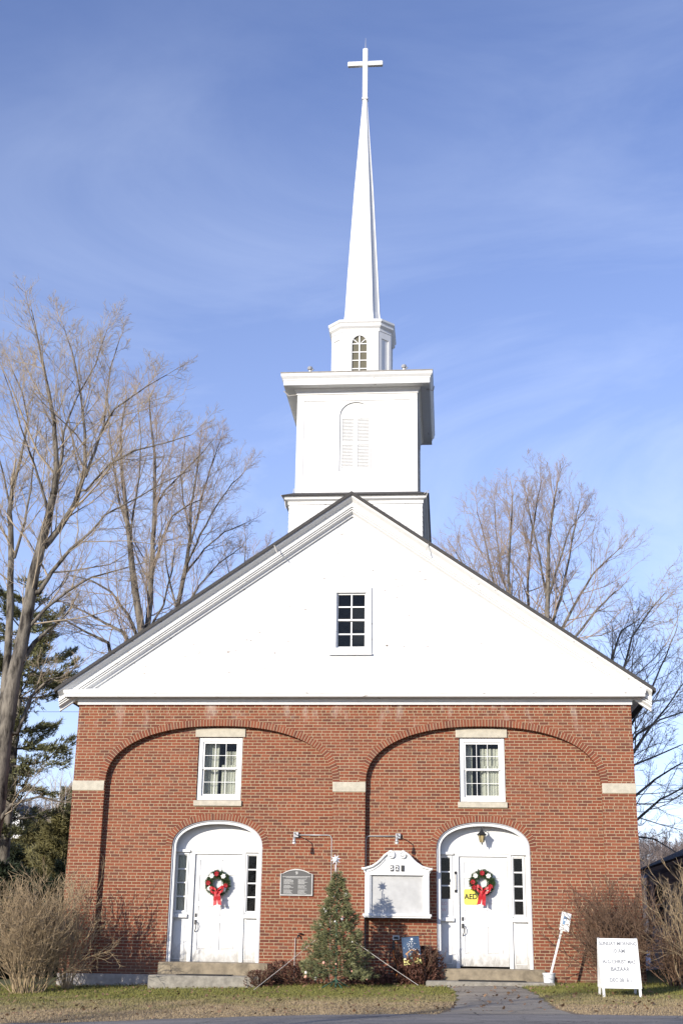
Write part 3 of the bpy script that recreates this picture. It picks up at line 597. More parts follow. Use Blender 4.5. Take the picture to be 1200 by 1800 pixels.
# ------------------------------------------------------------------ steps and mats
def rough_block(x0, x1, y0, y1, z0, z1, seed, amp=.012):
    r_ = random.Random(seed); m = MB(); nx = 10; top = []; 
    pts = []
    for i in range(nx+1): pts.append((x0+(x1-x0)*i/nx, y0+r_.uniform(-amp, amp)))
    pts += [(x1, y1), (x0, y1)]
    n = len(pts); e = .018
    ri = [[(x, y, z0) for x, y in pts], [(x, y, z1-e) for x, y in pts], [(x+(e if x <= x0+.001 else (-e if x >= x1-.001 else 0)), y+(e if y < y1-.001 else 0), z1) for x, y in pts]]
    m.loft(ri); return m
def one(m, name, mat, label, cat, group=None, **k): return tag(m.link(name, mat, **k), label, cat, group)
one(rough_block(-4.13, -1.72, -.30, .44, .3, .905, 1), 'stone_step', MT['stone2'], 'tan sandstone upper step under the left church door', 'step')
one(rough_block(-4.18, -1.80, -1.0, -.305, .2, .655, 2), 'stone_step', MT['slab'], 'pale concrete lower step with black mat below the left church door', 'step')
one(rough_block(1.97, 4.28, -.28, .44, .3, .865, 3), 'stone_step', MT['stone2'], 'tan sandstone upper step under the right church door', 'step')
one(rough_block(1.74, 4.42, -1.0, -.285, .3, .635, 4), 'stone_step', MT['slab'], 'pale concrete lower slab where the asphalt path meets the right door', 'step')
one(MB().box(-3.60, -2.45, -.90, -.36, .658, .672), 'door_mat', MT['mat'], 'black rubber mat lying on the step of the left door', 'mat', bevel=.004)
one(MB().box(2.42, 3.85, -.80, -.34, .638, .652), 'door_mat', MT['mat'], 'black rubber mat lying on the slab of the right door', 'mat', bevel=.004)
# ------------------------------------------------------------------ signs and lamps on the wall
def plaque():
    t = thing('plaque', 'dark bronze memorial plaque with an arched top on the brick between door and tree', 'plaque', (-1.17, BR, 2.35))
    def out(i): 
        a, b, z0, z1 = -1.54+i, -.805-i, 2.345+i, 2.815-i*.2
        pts = [(a, z0), (b, z0), (b, z1)]
        for k_ in range(13): u = k_/12; x = b-.06-(b-a-.12)*u; pts.append((x, z1+.012+(.095-i)*math.sin(math.pi*u)**.8))
        return pts+[(a, z1)]
    link('border', plate(out(0), [out(.022)], BR-.045, BR-.003), MT['border'], t)
    link('field', plate(out(.02), [], BR-.028, BR-.003), MT['bronze'], t)
    m = MB(); r_ = random.Random(3); y0, y1 = BR-.0295, BR-.0285
    def line(x0, x1, z, h):
        x = x0
        while x < x1-.004:
            w_ = r_.uniform(.012, .03); m.box(x, min(x+w_, x1), y0, y1, z-h/2, z+h/2); x += w_+.006
    line(-1.49, -.86, 2.755, .012); line(-1.41, -.93, 2.73, .010)
    for x0 in (-1.455, -1.135):
        for i in range(17):
            if i in (6, 11) : continue
            line(x0, x0+r_.uniform(.13, .22), 2.69-i*.0185, .0095)
    m.link('lettering', MT['border'], t)
    m = MB(); m.box(-1.187, -1.179, y0, y1, 2.80, 2.88).box(-1.205, -1.161, y0-.0005, y1, 2.845, 2.855)
    m.prism([(-1.165, 2.80), (-1.145, 2.83), (-1.150, 2.86), (-1.165, 2.885), (-1.160, 2.85), (-1.172, 2.82)], y0, y1); m.link('emblem', MT['border'], t)
plaque()
def notice_board():
    t = thing('notice_board', 'white wooden church notice board with scrolled pediment and number tiles beside the right door', 'sign', (1.1, 0, 1.9))
    yf = -.10
    # case
    m = MB(); m.box(.385, .50, yf, .0985, 1.98, 2.80).box(1.70, 1.815, yf, .0985, 1.98, 2.80).box(.385, 1.815, yf-.004, .0985, 2.801, 2.87)
    m.box(.34, 1.86, yf-.05, .0985, 1.93, 1.979).box(.36, 1.84, yf-.03, .0985, 1.895, 1.929)
    m.box(.50, .53, yf+.03, .09, 1.98, 2.80).box(1.67, 1.70, yf+.03, .09, 1.98, 2.80)
    for x0, x1 in ((.40, .425), (1.775, 1.80)): m.box(x0, x1, yf-.012, yf-.001, 1.99, 2.79)
    m.link('case', MT['white'], t, bevel=.004)
    MB().box(.53, 1.67, -.03, .02, 1.98, 2.80).link('panel', MT['panel'], t)
    # pediment
    def prof(x):   # height of the swan neck outline over |x - centre|
        return np.interp(x, [0, .10, .2, .28, .36, .44, .55, .66, .75, .81], [3.345, 3.34, 3.30, 3.24, 3.15, 3.08, 3.01, 2.975, 2.955, 2.95])
    cx = 1.10
    xs = np.linspace(-.80, .80, 49)
    pts = [(cx-.72, 2.87), (cx+.72, 2.87)]+[(cx+x, float(prof(abs(x)))-.015) for x in xs[::-1]]
    link('pediment', plate(pts, [], yf+.01, .05), MT['white'], t)
    m = MB()
    for s in (-1, 1):
        path = [(cx+s*x, float(prof(x))-.02) for x in np.linspace(.79, .16, 22)]
        # scroll: turn inward
        c0 = (cx+s*.135, 3.235); r0 = .085
        for k_ in range(26):
            a = math.pi/2-.15-k_*.36*1.0; rr = r0*(1-k_/30); path.append((c0[0]-s*rr*math.cos(a)*-1 if False else c0[0]+s*rr*math.cos(a+.3), c0[1]+rr*math.sin(a+.3))) if False else None
        for k_ in range(28):
            a = math.radians(70)+k_*math.radians(24); rr = r0*(1-k_/31); path.append((c0[0]+s*rr*math.cos(a), c0[1]+rr*math.sin(a)))
        rad = [.026]*22+[.024*(1-.5*k_/28) for k_ in range(28)]
        m.tube([(x, yf-.02, z) for x, z in path], rad, 8)
        low = [(cx+s*x, float(prof(x))-.02-.075-.02*(1-x/.8)) for x in np.linspace(.74, .26, 14)]
        m.tube([(x, yf-.0, z) for x, z in low], .012, 6)
        m.prism([(cx+s*.70, 2.872), (cx+s*.80, 2.955), (cx+s*.72, 2.965)] if s > 0 else [(cx-.70, 2.872), (cx-.72, 2.965), (cx-.80, 2.955)], yf-.035, .05)
        m.prism([(c0[0]-.04, c0[1]-.0), (c0[0], c0[1]-.04), (c0[0]+.04, c0[1]), (c0[0], c0[1]+.04)], yf-.03, yf+.01)
    m.link('scroll', MT['white'], t, smooth=True)
    for i, x in enumerate((.985, 1.103, 1.225)):
        mb = MB().box(x-.035, x+.035, yf-.012, yf+.009, 2.885, 3.015)
        o = mb.link('number_tile', MT['black'], t)
        if i == 2: o.rotation_euler = (0, 0, 0)
        if i < 2: link('digit', text_mesh('52'[i], .125, x, yf-.0145, 2.95, .002, bold=.002), MT['wsign'], o)
        else: link('digit', text_mesh('1', .125, x, yf-.0135, 2.95, .001), MT['bronze'], o)
    return t
notice_board()
def wall_lamp(bx, bz, elbow, bottom, side_, label):
    t = thing('wall_lamp', label, 'lamp', (bx, BR, bz), 'floodlights on grey conduit'); y = BR-.03
    pts = [(bx, y, bz), (elbow-side_*.08, y, bz), (elbow-side_*.025, y, bz-.02), (elbow, y, bz-.08), (elbow, y, bottom)]
    MB().tube(pts, .0125, 8).link('conduit', MT['steel'], t, smooth=True)
    MB().box(bx-.06, bx+.055, BR-.075, BR-.002, bz-.055, bz+.06).link('junction_box', MT['steel'], t, bevel=.008)
    h = at(517 if side_ > 0 else 697, 1476, -.38); 
    a = Vector((bx, BR-.07, bz)); b = Vector((h[0], -.36, bz-.0)); e = Vector((h[0], -.38, h[2]))
    MB().tube([a, a*.4+b*.6+Vector((0, 0, .02)), b, b+Vector((0, -.02, -.03)), e], .011, 8).link('arm', MT['steel'], t, smooth=True)
    m = MB(); m.lathe(e, [(0, .05), (.03, .045), (.034, -.02), (.045, -.06), (.0, -.06)], 14); m.link('lamp_head', MT['steel'], t, smooth=True)
    m = MB(); m.lathe(e, [(0, -.059), (.042, -.062), (.038, -.085), (.0, -.10)], 14); m.link('bulb', MT['bulb'], t, smooth=True)
wall_lamp(-1.20, 3.67, -.39, .62, 1, 'grey floodlight on conduit above the bronze plaque')
wall_lamp(1.12, 3.66, .385, .62, -1, 'grey floodlight on conduit above the white notice board')
def porch_lantern():
    x, y, z = 3.0, .22, 3.70
    t = thing('porch_lantern', 'pointed black porch lantern with amber glass above the right door', 'lamp', (x, .46, z))
    m = MB(); m.lathe((x, y, z), [(.004, .20), (.012, .15), (.03, .10), (.075, .05), (.115, .015), (.10, .0), (0, .0)], 6); m.lathe((x, y, z), [(0, -.15), (.02, -.16), (.012, -.20), (0, -.215)], 6)
    for k_ in range(6):
        a = 2*math.pi*k_/6; m.tube([(x+.078*math.cos(a), y+.078*math.sin(a), z), (x+.045*math.cos(a), y+.045*math.sin(a), z-.155)], .006, 5)
    m.link('frame', MT['iron'], t)
    m = MB(); m.lathe((x, y, z), [(.072, -.002), (.040, -.15), (0, -.152)], 6); m.link('glass', MT['amber'], t)
    MB().tube([(x, y, z+.14), (x, y+.10, z+.16), (x, .46-.01, z+.05)], .009, 6).box(x-.04, x+.04, .44, .458, z-.03, z+.10).link('bracket', MT['iron'], t)
porch_lantern()
# AED sign
t = thing('first_aid_sign', 'yellow sign reading AED half hidden behind the wreath on the right door', 'sign', (2.74, .45, 2.4))
c0 = [(2.58, 2.24), (2.61, 2.21), (2.86, 2.21), (2.89, 2.24), (2.89, 2.51), (2.86, 2.54), (2.61, 2.54), (2.58, 2.51)]
link('sign_plate', plate([(x+.0, z) for x, z in c0], [], .452, .470), MT['yellow'], t)
link('lettering', text_mesh('AED', .165, 2.735, .4505, 2.375, .001, xs=.92, bold=.005), MT['black'], t)
# electric box and tap
t = thing('outlet_box', 'small grey outdoor socket box on shaded brick between tree and flag', 'outlet', (1.07, BR, 1.48))
MB().box(.99, 1.15, BR-.06, BR-.002, 1.43, 1.53).link('cover', MT['steel'], t, bevel=.008); MB().box(1.02, 1.12, BR-.066, BR-.0605, 1.455, 1.505).link('socket', MT['black'], t)
MB().box(.985, 1.035, BR-.05, BR-.002, 1.22, 1.38).tube([(1.01, BR-.03, 1.42), (1.01, BR-.03, 1.38)], .01).link('timer', MT['black'], t)
MB().tube([(1.01, BR-.05, 1.22), (1.03, -.1, 1.1), (1.12, -.3, .95), (1.13, -.4, .80), (1.10, -.5, .70)], .009, 6).link('cord', MT['orange'], t)
t = thing('garden_tap', 'small dark outdoor water tap on the brick left of the christmas tree', 'tap', (-1.08, BR, 1.5))
MB().tube([(-1.10, BR, 1.50), (-1.10, BR-.09, 1.50), (-1.10, BR-.11, 1.45)], .018, 8).link('spout', MT['iron'], t); MB().lathe((-1.06, BR-.06, 1.53), [(0, 0), (.05, .005), (.05, .02), (0, .025)], 8).link('handle', MT['iron'], t)
MB().tube([(-1.17, BR-.03, 1.45), (-1.18, BR-.03, .5)], .008, 6).link('pipe', MT['white_cord'], t)
# ------------------------------------------------------------------ plants: numpy tube batches and needle clouds
class Wood:
    def __init__(s, seed): s.b = {}; s.r = np.random.default_rng(seed); s.tips = []
    def put(s, P, Rr):
        k = 3 if Rr[0] < .018 else (5 if Rr[0] < .06 else 9)
        s.b.setdefault((len(P), k), []).append((P, Rr))
    def grow(s, p, d, Ln, r, lvl, maxl, up=.12, wob=.22, nch=(9, 7, 5, 4), ang=(.55, .9), taper=.35):
        n = max(3, 6-lvl); P = [np.array(p, float)]; D = []; d = d/np.linalg.norm(d)
        for i in range(n):
            d = d+s.r.normal(0, wob, 3)*(.5 if lvl == 0 else 1); d[2] += up; d /= np.linalg.norm(d); P.append(P[-1]+d*Ln/n); D.append(d.copy())
        P = np.array(P); Rr = r*np.linspace(1, taper, n+1); s.put(P, Rr)
        if lvl < maxl: s.kids(P, Rr, Ln, lvl, maxl, up, wob, nch, ang)
        else: s.tips.append((P[-1], d))
    def kids(s, P, Rr, Ln, lvl, maxl, up, wob, nch, ang, t0=.18):
        n = len(P)-1; k = nch[min(lvl, len(nch)-1)]; k = max(1, int(round(k*s.r.uniform(.75, 1.25))))
        for j in range(k):
            t = t0+(1-t0)*(j+s.r.uniform(0, 1))/k; i = min(int(t*n), n-1); f = t*n-i
            q = P[i]*(1-f)+P[i+1]*f; d0 = P[i+1]-P[i]; d0 = d0/np.linalg.norm(d0)
            ax = np.cross(d0, s.r.normal(0, 1, 3)); ax /= np.linalg.norm(ax)+1e-9; a = s.r.uniform(*ang); d = d0*math.cos(a)+ax*math.sin(a)
            L2 = Ln*s.r.uniform(.36, .62)*(1.15-.65*t); r2 = max(.0055, min((Rr[i]*(1-f)+Rr[i+1]*f)*.55, L2*.0105+.0015))
            s.grow(q, d, L2, r2, lvl+1, maxl, up, wob, nch, ang)
    def limb(s, P, Rr): s.put(np.array(P, float), np.array(Rr, float))
    def mesh(s, name):
        V = []; Fq = []; base = 0
        for (n, k), lst in s.b.items():
            P = np.array([a for a, _ in lst]); Rr = np.array([b for _, b in lst]); T = np.gradient(P, axis=1); T /= np.linalg.norm(T, axis=2, keepdims=True)+1e-9
            mt = T.mean(1); ref = np.where(np.abs(mt[:, 2:3]) > .8, np.array([[1., 0, 0]]), np.array([[0, 0, 1.]]))[:, None, :]
            A = np.cross(T, ref); A /= np.linalg.norm(A, axis=2, keepdims=True)+1e-9; B = np.cross(T, A)
            th = np.arange(k)*2*math.pi/k
            v = P[:, :, None]+Rr[:, :, None, None]*(A[:, :, None]*np.cos(th)[None, None, :, None]+B[:, :, None]*np.sin(th)[None, None, :, None])
            m = len(lst); idx = base+np.arange(m*n*k).reshape(m, n, k); a = idx[:, :-1]; b = idx[:, 1:]
            Fq.append(np.stack([a, np.roll(a, -1, 2), np.roll(b, -1, 2), b], -1).reshape(-1, 4)); V.append(v.reshape(-1, 3)); base += m*n*k
        V = np.concatenate(V); Fq = np.concatenate(Fq); return raw_mesh(name, V, Fq)
def raw_mesh(name, V, Fc):
    me = bpy.data.meshes.new(name); nf, k = Fc.shape; me.vertices.add(len(V)); me.vertices.foreach_set('co', V.astype(np.float32).ravel())
    me.loops.add(nf*k); me.loops.foreach_set('vertex_index', Fc.astype(np.int32).ravel()); me.polygons.add(nf)
    me.polygons.foreach_set('loop_start', np.arange(0, nf*k, k, dtype=np.int32)); me.update(calc_edges=True); return me
def needles(name, Cn, Dn, K, length, width, spread, r):
    Cn = np.asarray(Cn, float); Dn = np.asarray(Dn, float); M_ = len(Cn)
    d = Dn[:, None]+r.normal(0, spread, (M_, K, 3)); d /= np.linalg.norm(d, axis=2, keepdims=True)
    sd_ = np.cross(d, r.normal(0, 1, (M_, K, 3))); sd_ /= np.linalg.norm(sd_, axis=2, keepdims=True)+1e-9
    ln = length*r.uniform(.6, 1.2, (M_, K, 1)); b = Cn[:, None]+Dn[:, None]*r.uniform(-.5, .5, (M_, K, 1))*length
    V = np.stack([b-sd_*width/2, b+sd_*width/2, b+d*ln], 2).reshape(-1, 3); return raw_mesh(name, V, np.arange(len(V)).reshape(-1, 3))
def path3(px, Y, rs, drift=0., r=None, seed=0):
    """limb from photo pixels (x,y,radius px) at depth Y (drifting in depth)"""
    r = np.random.default_rng(seed); n = len(px); dy = np.cumsum(r.normal(0, drift, n)) if drift else np.zeros(n); dy -= dy[0]
    P = np.array([at(a, b, Y+dy[i]) for i, (a, b, _) in enumerate(px)]); sc_ = (Y+CD)/2330
    Rr = np.array([max(c*.62, c*.9-1.2)*sc_ for _, _, c in px])*rs
    # resample smoothly
    t = np.arange(n); tt = np.linspace(0, n-1, n*3-2); Q = np.stack([np.interp(tt, t, P[:, k]) for k in range(3)], 1); Q[1:-1] += r.normal(0, .012*sc_*100*.4, Q[1:-1].shape)*np.array([1, 1, .3]); 
    return Q, np.interp(tt, t, Rr)
def bare_tree(name, label, limbs, Y, seed, base=None, maxl=3, nch=(10, 7, 5, 4), bl=.36, twig='twig', up=.1, wob=.13, drift=.35, ang=(.5, .95), group='bare trees', k0=None, cap=4.5):
    W = Wood(seed); T = Wood(seed+1); T.r = W.r; done = []
    for i, pl in enumerate(limbs):
        Q, Rr = path3(pl, Y, 1., drift if i else .0, seed=seed*10+i)
        if i:
            al = np.concatenate(done); k_ = np.argmin(((al[:, :3]-Q[0])[:, [0, 2]]**2).sum(1)); Q[:, 1] += al[k_, 1]-Q[0, 1]; Q = np.concatenate([al[k_:k_+1, :3], Q]); Rr = np.concatenate([[min(Rr[0]*1.25, al[k_, 3]*.9)], Rr])
        tq = np.linspace(0, 1, 60); ti = np.linspace(0, 1, len(Q)); done.append(np.stack([np.interp(tq, ti, Q[:, 0]), np.interp(tq, ti, Q[:, 1]), np.interp(tq, ti, Q[:, 2]), np.interp(tq, ti, Rr)], 1))
        W.limb(Q, Rr)
        ln = min(cap, bl*float(np.linalg.norm(np.diff(Q, axis=0), axis=1).sum())/.5)
        n = len(Q)-1; kk = k0 or max(4, int(float(np.linalg.norm(np.diff(Q, axis=0), axis=1).sum())*(2.7 if i else .8)))
        for j in range(kk):
            t = (.1 if i else .6)+(.9 if i else .4)*(j+W.r.uniform(0, 1))/kk; ii = min(int(t*n), n-1); f = t*n-ii
            q = Q[ii]*(1-f)+Q[ii+1]*f; d0 = Q[ii+1]-Q[ii]; d0 /= np.linalg.norm(d0)
            ax = np.cross(d0, W.r.normal(0, 1, 3)); ax /= np.linalg.norm(ax); a = W.r.uniform(.45, .95); d = d0*math.cos(a)+ax*math.sin(a)
            L2 = ln*W.r.uniform(.4, 1.)*(1.1-.75*t); T.grow(q, d, L2, min(Rr[ii]*.45, .006+L2*.0075), 1, maxl, up, wob, nch, ang)
        # leader beyond the drawn end
        d0 = Q[-1]-Q[-2]; T.grow(Q[-1], d0/np.linalg.norm(d0), min(1.1, ln*.35), Rr[-1]*.9, 1, maxl, up, wob, nch, ang)
    b0 = limbs[0][0]; p = at(b0[0], b0[1], Y)
    t = thing(name, label, 'tree', (p[0], p[1], float(gz(p[0], p[1]))), group)
    link('trunk', W.mesh('trunk'), MT['bark'], t, smooth=True); link('crown', T.mesh('crown'), MT[twig], t, smooth=True)
    return t
# big double maple left of the church
A = [
 [(-62, 1700, 26), (-40, 1560, 22), (-8, 1440, 20), (8, 1300, 18), (25, 1190, 17), (45, 1100, 15), (62, 1000, 13), (80, 930, 11.5), (95, 870, 9)],
 [(95, 870, 9), (100, 820, 7.5), (96, 740, 6), (80, 660, 4.2), (68, 600, 2.6), (56, 545, 1.6)],
 [(80, 960, 9), (105, 930, 8), (132, 885, 7), (150, 830, 6), (150, 760, 4.6), (142, 690, 3.2), (128, 620, 2.2), (112, 572, 1.4)],
 [(148, 835, 5), (165, 790, 4.5), (180, 745, 4), (200, 715, 3.2), (232, 692, 2.5), (262, 672, 2), (292, 655, 1.3)],
 [(70, 1040, 7), (92, 1005, 6), (125, 965, 5), (160, 935, 4), (185, 905, 3.2), (232, 880, 2.4), (285, 850, 1.7), (335, 826, 1.2)],
 [(150, 860, 4), (190, 815, 3.6), (235, 790, 3), (290, 776, 2.2), (335, 762, 1.4)],
 [(45, 1110, 6), (80, 1070, 5), (118, 1040, 4), (160, 1015, 3), (215, 1000, 2), (265, 985, 1.3)],
 [(95, 870, 6), (110, 800, 4.5), (112, 760, 3.6), (135, 700, 2.6), (168, 640, 2), (185, 590, 1.3)],
 [(178, 750, 3), (182, 700, 2.6), (190, 640, 2), (206, 590, 1.4)],
 [(30, 1290, 6), (55, 1225, 5), (85, 1195, 3.2), (110, 1190, 2), (145, 1165, 1.3)],
 [(40, 1165, 7), (60, 1130, 6.5), (88, 1105, 4), (118, 1080, 2.4), (140, 1040, 1.6)],
 [(85, 900, 5), (72, 850, 4), (55, 800, 3), (35, 745, 2.5), (20, 690, 1.8), (5, 650, 1.3)],
 [(-20, 1470, 8), (20, 1415, 5), (70, 1400, 3), (110, 1410, 2), (140, 1395, 1.2)],
]
bare_tree('maple_tree', 'tall bare maple with forked leaning trunk at the left edge, nearest the church', A, 7, 11, maxl=3, nch=(10, 8, 6, 5), twig='twig', drift=.3)
B = [
 [(-30, 1700, 20), (-12, 1480, 17), (2, 1300, 13), (12, 1180, 10), (18, 1080, 9), (20, 980, 8), (18, 900, 7), (22, 860, 6)],
 [(22, 860, 6), (40, 790, 4), (50, 740, 3), (40, 690, 2.4), (18, 640, 1.6)],
 [(26, 980, 5), (44, 920, 4), (55, 860, 3), (60, 800, 2), (68, 740, 1.4)],
 [(20, 900, 4), (8, 840, 3), (-5, 790, 2)],
]
bare_tree('maple_tree', 'slimmer pale-barked bare maple, leftmost trunk of the picture', B, 9.5, 12, maxl=3, nch=(9, 8, 6, 5), drift=.3)
Cc = [
 [(262, 1480, 13), (258, 1250, 12), (250, 1115, 10), (238, 1040, 9), (230, 970, 7.5), (222, 900, 6.5), (214, 830, 5), (212, 760, 3), (222, 700, 1.8)],
 [(256, 1130, 8), (264, 1060, 7.5), (268, 980, 6.5), (272, 890, 6), (272, 800, 4.5), (265, 740, 3), (262, 690, 1.6)],
 [(226, 930, 4), (210, 880, 4), (200, 820, 3), (192, 760, 2), (190, 700, 1.4)],
 [(264, 1000, 5), (282, 940, 4), (300, 900, 3), (330, 880, 2.3), (352, 872, 1.4)],
 [(272, 890, 4), (290, 860, 3), (320, 830, 2.4), (350, 800, 1.8), (375, 770, 1.2)],
 [(250, 1140, 6), (225, 1080, 4.5), (195, 1040, 3.5), (160, 1020, 2.5), (120, 1010, 1.6)],
 [(245, 1160, 6), (215, 1110, 5), (185, 1095, 4), (150, 1075, 2.6), (112, 1060, 1.8)],
 [(228, 960, 4), (235, 900, 3), (245, 840, 2.4), (248, 770, 1.6), (243, 720, 1.2)],
 [(262, 1100, 4), (285, 1060, 3), (300, 1000, 2.4), (305, 960, 1.5)],
 [(210, 1200, 6), (190, 1130, 5), (150, 1110, 3.2), (115, 1090, 2.4)],
]
bare_tree('maple_tree', 'bare twin-stemmed maple rising behind the left roof slope', Cc, 19, 13, maxl=3, nch=(9, 8, 6, 5), drift=.5, twig='twigr')
Dd = [
 [(322, 1400, 9), (318, 1180, 8), (312, 1070, 6.5), (326, 1000, 6), (334, 950, 5), (336, 890, 4), (346, 830, 3), (352, 780, 1.6)],
 [(334, 960, 4), (345, 920, 3.6), (358, 860, 3), (375, 810, 2), (385, 780, 1.3)],
 [(330, 990, 3.5), (352, 940, 3), (380, 890, 2.4), (408, 850, 1.8), (425, 835, 1.2)],
 [(325, 1010, 3.5), (360, 965, 2.6), (395, 935, 2), (430, 920, 1.3)],
 [(334, 940, 3), (322, 880, 2.5), (318, 830, 2), (325, 780, 1.3)],
 [(312, 1075, 4), (300, 1030, 3), (292, 990, 2), (290, 950, 1.3)],
 [(318, 1090, 4), (350, 1030, 2.6), (385, 990, 2), (420, 965, 1.3)],
]
bare_tree('maple_tree', 'bare reddish-twigged tree just right of the twin-stemmed maple behind the roof', Dd, 24, 14, maxl=3, nch=(9, 8, 6, 5), drift=.6, twig='twigr')
E1 = [
 [(430, 1250, 4), (425, 1080, 3), (428, 1010, 2.2), (432, 960, 1.3)],
 [(428, 1060, 2.4), (450, 1000, 1.8), (470, 960, 1.2)],
 [(426, 1080, 2.4), (405, 1020, 1.8), (395, 970, 1.2)],
 [(420, 1110, 2.4), (460, 1030, 1.8), (492, 975, 1.2)],
]
bare_tree('small_tree', 'low bare saplings showing just above the upper left roof edge', E1, 32, 15, maxl=3, nch=(9, 7, 5, 4), drift=.6, twig='twigr')
Ee = [
 [(962, 1500, 13), (960, 1250, 11), (961, 1100, 7), (962, 1020, 5.5), (964, 950, 4.5), (972, 890, 3), (980, 845, 1.5)],
 [(958, 1200, 6), (930, 1090, 5), (926, 1020, 4), (934, 940, 3), (944, 880, 2), (950, 845, 1.2)],
 [(955, 1230, 6), (900, 1090, 5), (893, 1010, 4), (897, 930, 3), (900, 870, 1.6)],
 [(955, 1240, 5), (880, 1080, 4), (862, 1000, 3), (850, 940, 2), (838, 900, 1.3)],
 [(955, 1260, 5), (860, 1080, 3.6), (825, 1010, 2.6), (800, 970, 1.6)],
 [(963, 1120, 5), (985, 1050, 4), (1000, 980, 3), (1010, 920, 2), (1018, 880, 1.3)],
 [(964, 1150, 5), (1005, 1070, 4), (1040, 1010, 3), (1065, 985, 2), (1090, 962, 1.2)],
 [(963, 1180, 5), (1010, 1120, 4), (1050, 1070, 3), (1080, 1040, 2)],
 [(961, 1060, 4), (948, 980, 3), (932, 910, 2), (925, 870, 1.2)],
 [(963, 1050, 4), (985, 980, 3), (1000, 930, 2), (1030, 895, 1.2)],
 [(958, 1210, 5), (912, 1090, 4), (880, 1010, 3), (872, 940, 2), (868, 885, 1.2)],
]
bare_tree('maple_tree', 'broad bare many-stemmed tree fanning out behind the right roof slope', Ee, 22, 16, maxl=3, nch=(9, 8, 6, 5), drift=.7, twig='twigr')
Ff = [
 [(1075, 1700, 13), (1070, 1480, 12), (1068, 1370, 10), (1066, 1290, 7), (1066, 1220, 5), (1075, 1150, 3)],
 [(1068, 1380, 7), (1110, 1325, 5), (1145, 1275, 3.4), (1180, 1230, 2.2), (1215, 1180, 1.4)],
 [(1068, 1340, 6), (1105, 1280, 4), (1140, 1220, 3), (1170, 1150, 2), (1190, 1100, 1.2)],
 [(1068, 1420, 6), (1115, 1400, 4), (1150, 1370, 3), (1190, 1345, 2), (1225, 1330, 1.2)],
 [(1070, 1460, 6), (1120, 1440, 4), (1160, 1405, 3), (1200, 1385, 2), (1240, 1370, 1.2)],
 [(1068, 1300, 5), (1090, 1200, 4), (1110, 1120, 3), (1140, 1075, 2), (1168, 1042, 1.2)],
 [(1066, 1250, 5), (1075, 1160, 3.5), (1090, 1110, 2.6), (1120, 1090, 1.6)],
 [(1068, 1400, 5), (1112, 1345, 3), (1150, 1330, 2.4), (1195, 1310, 1.6)],
 [(1070, 1440, 5), (1112, 1470, 3), (1150, 1475, 2.2), (1190, 1500, 1.4)],
 [(1068, 1360, 5), (1120, 1290, 3.5), (1160, 1265, 2.5), (1205, 1250, 1.6)],
]
bare_tree('maple_tree', 'dark drooping bare tree reaching out past the right corner of the church', Ff, 15, 17, maxl=3, nch=(8, 8, 6, 5), drift=.4, up=.04, twig='twig')
# conifers ----------------------------------------------------
def conifer(name, label, base, H, rad, seed, mat, tiers=26, z0=.12, dens=1., nl=.18, droop=-.1, K=12, shape=.8, wisp=.35, group='evergreens', wid=.035):
    W = Wood(seed); r = W.r; bz = float(gz(base[0], base[1]))
    n = 9; W.limb([(base[0], base[1], bz-.3+(H+.3)*i/n) for i in range(n+1)], [max(.02, .02*H*(1-i/n*.95)) for i in range(n+1)])
    Cn, Dn = [], []
    for i in range(tiers):
        t = z0+(1-z0)*(i+.5)/tiers; z = bz+H*t; rr = rad*(1-t)**shape*(1+wisp*r.normal()*.6)
        rr = max(.25, rr)
        for j in range(int(r.integers(4, 7))):
            a = r.uniform(0, 2*math.pi); d = np.array([math.cos(a), math.sin(a), droop+r.normal(0, .12)]); Ln = rr*r.uniform(.7, 1.15)
            m_ = 6; P = [np.array([base[0], base[1], z])]
            for q in range(m_):
                d = d+r.normal(0, .08, 3); d[2] += .05; d /= np.linalg.norm(d); P.append(P[-1]+d*Ln/m_)
            P = np.array(P); W.put(P, np.linspace(.012+.008*Ln, .008, m_+1))
            c = int(26*dens*Ln)
            for q in range(c):
                u = r.uniform(.25, 1.); ii = min(int(u*m_), m_-1); p = P[ii]+(P[ii+1]-P[ii])*(u*m_-ii); d0 = P[ii+1]-P[ii]; d0 = d0/np.linalg.norm(d0)
                sd_ = np.cross(d0, [0, 0, 1])*r.choice([-1, 1])*r.uniform(0, 1)*Ln*.32*(1.1-u); Cn.append(p+sd_+r.normal(0, .07, 3)); v = d0+sd_*.8+np.array([0, 0, .25]); Dn.append(v/np.linalg.norm(v))
    t = thing(name, label, 'tree', (base[0], base[1], bz), group)
    link('trunk', W.mesh('trunk'), MT['bark'], t, smooth=True); link('crown', needles('needles', Cn, Dn, K, nl, wid, .55, r), MT[mat], t)
    return t
def foot(px, Y): p = at(px, 1640, Y); return (float(p[0]), float(p[1]))
conifer('pine_tree', 'tall layered white pine behind the maples at the left edge', foot(-6, 17), 14.5, 4.0, 31, 'pine', tiers=16, z0=.30, dens=1.25, nl=.22, K=10, shape=.45, wisp=.6, droop=-.02)
conifer('hemlock_tree', 'dark hemlock filling the lower left corner behind the tan bush', foot(-10, 9), 3.2, 2.4, 32, 'hemlock', tiers=30, z0=.03, dens=1.6, K=12, shape=.6)
conifer('hemlock_tree', 'dark hemlock close to the left wall of the church', foot(78, 13), 2.9, 2.0, 33, 'hemlock', tiers=26, z0=.03, dens=1.6, K=12, shape=.6)
conifer('hemlock_tree', 'tall dark hemlock against the hillside on the far left', foot(10, 22), 4.7, 2.6, 34, 'hemlock', tiers=30, z0=.04, dens=1.3, K=12)
conifer('pine_tree', 'sunlit olive pine beside the left corner of the church', foot(112, 34), 7.2, 3.6, 35, 'olivepine', tiers=22, z0=.3, dens=1.6, nl=.3, K=12, shape=.5, wid=.05)
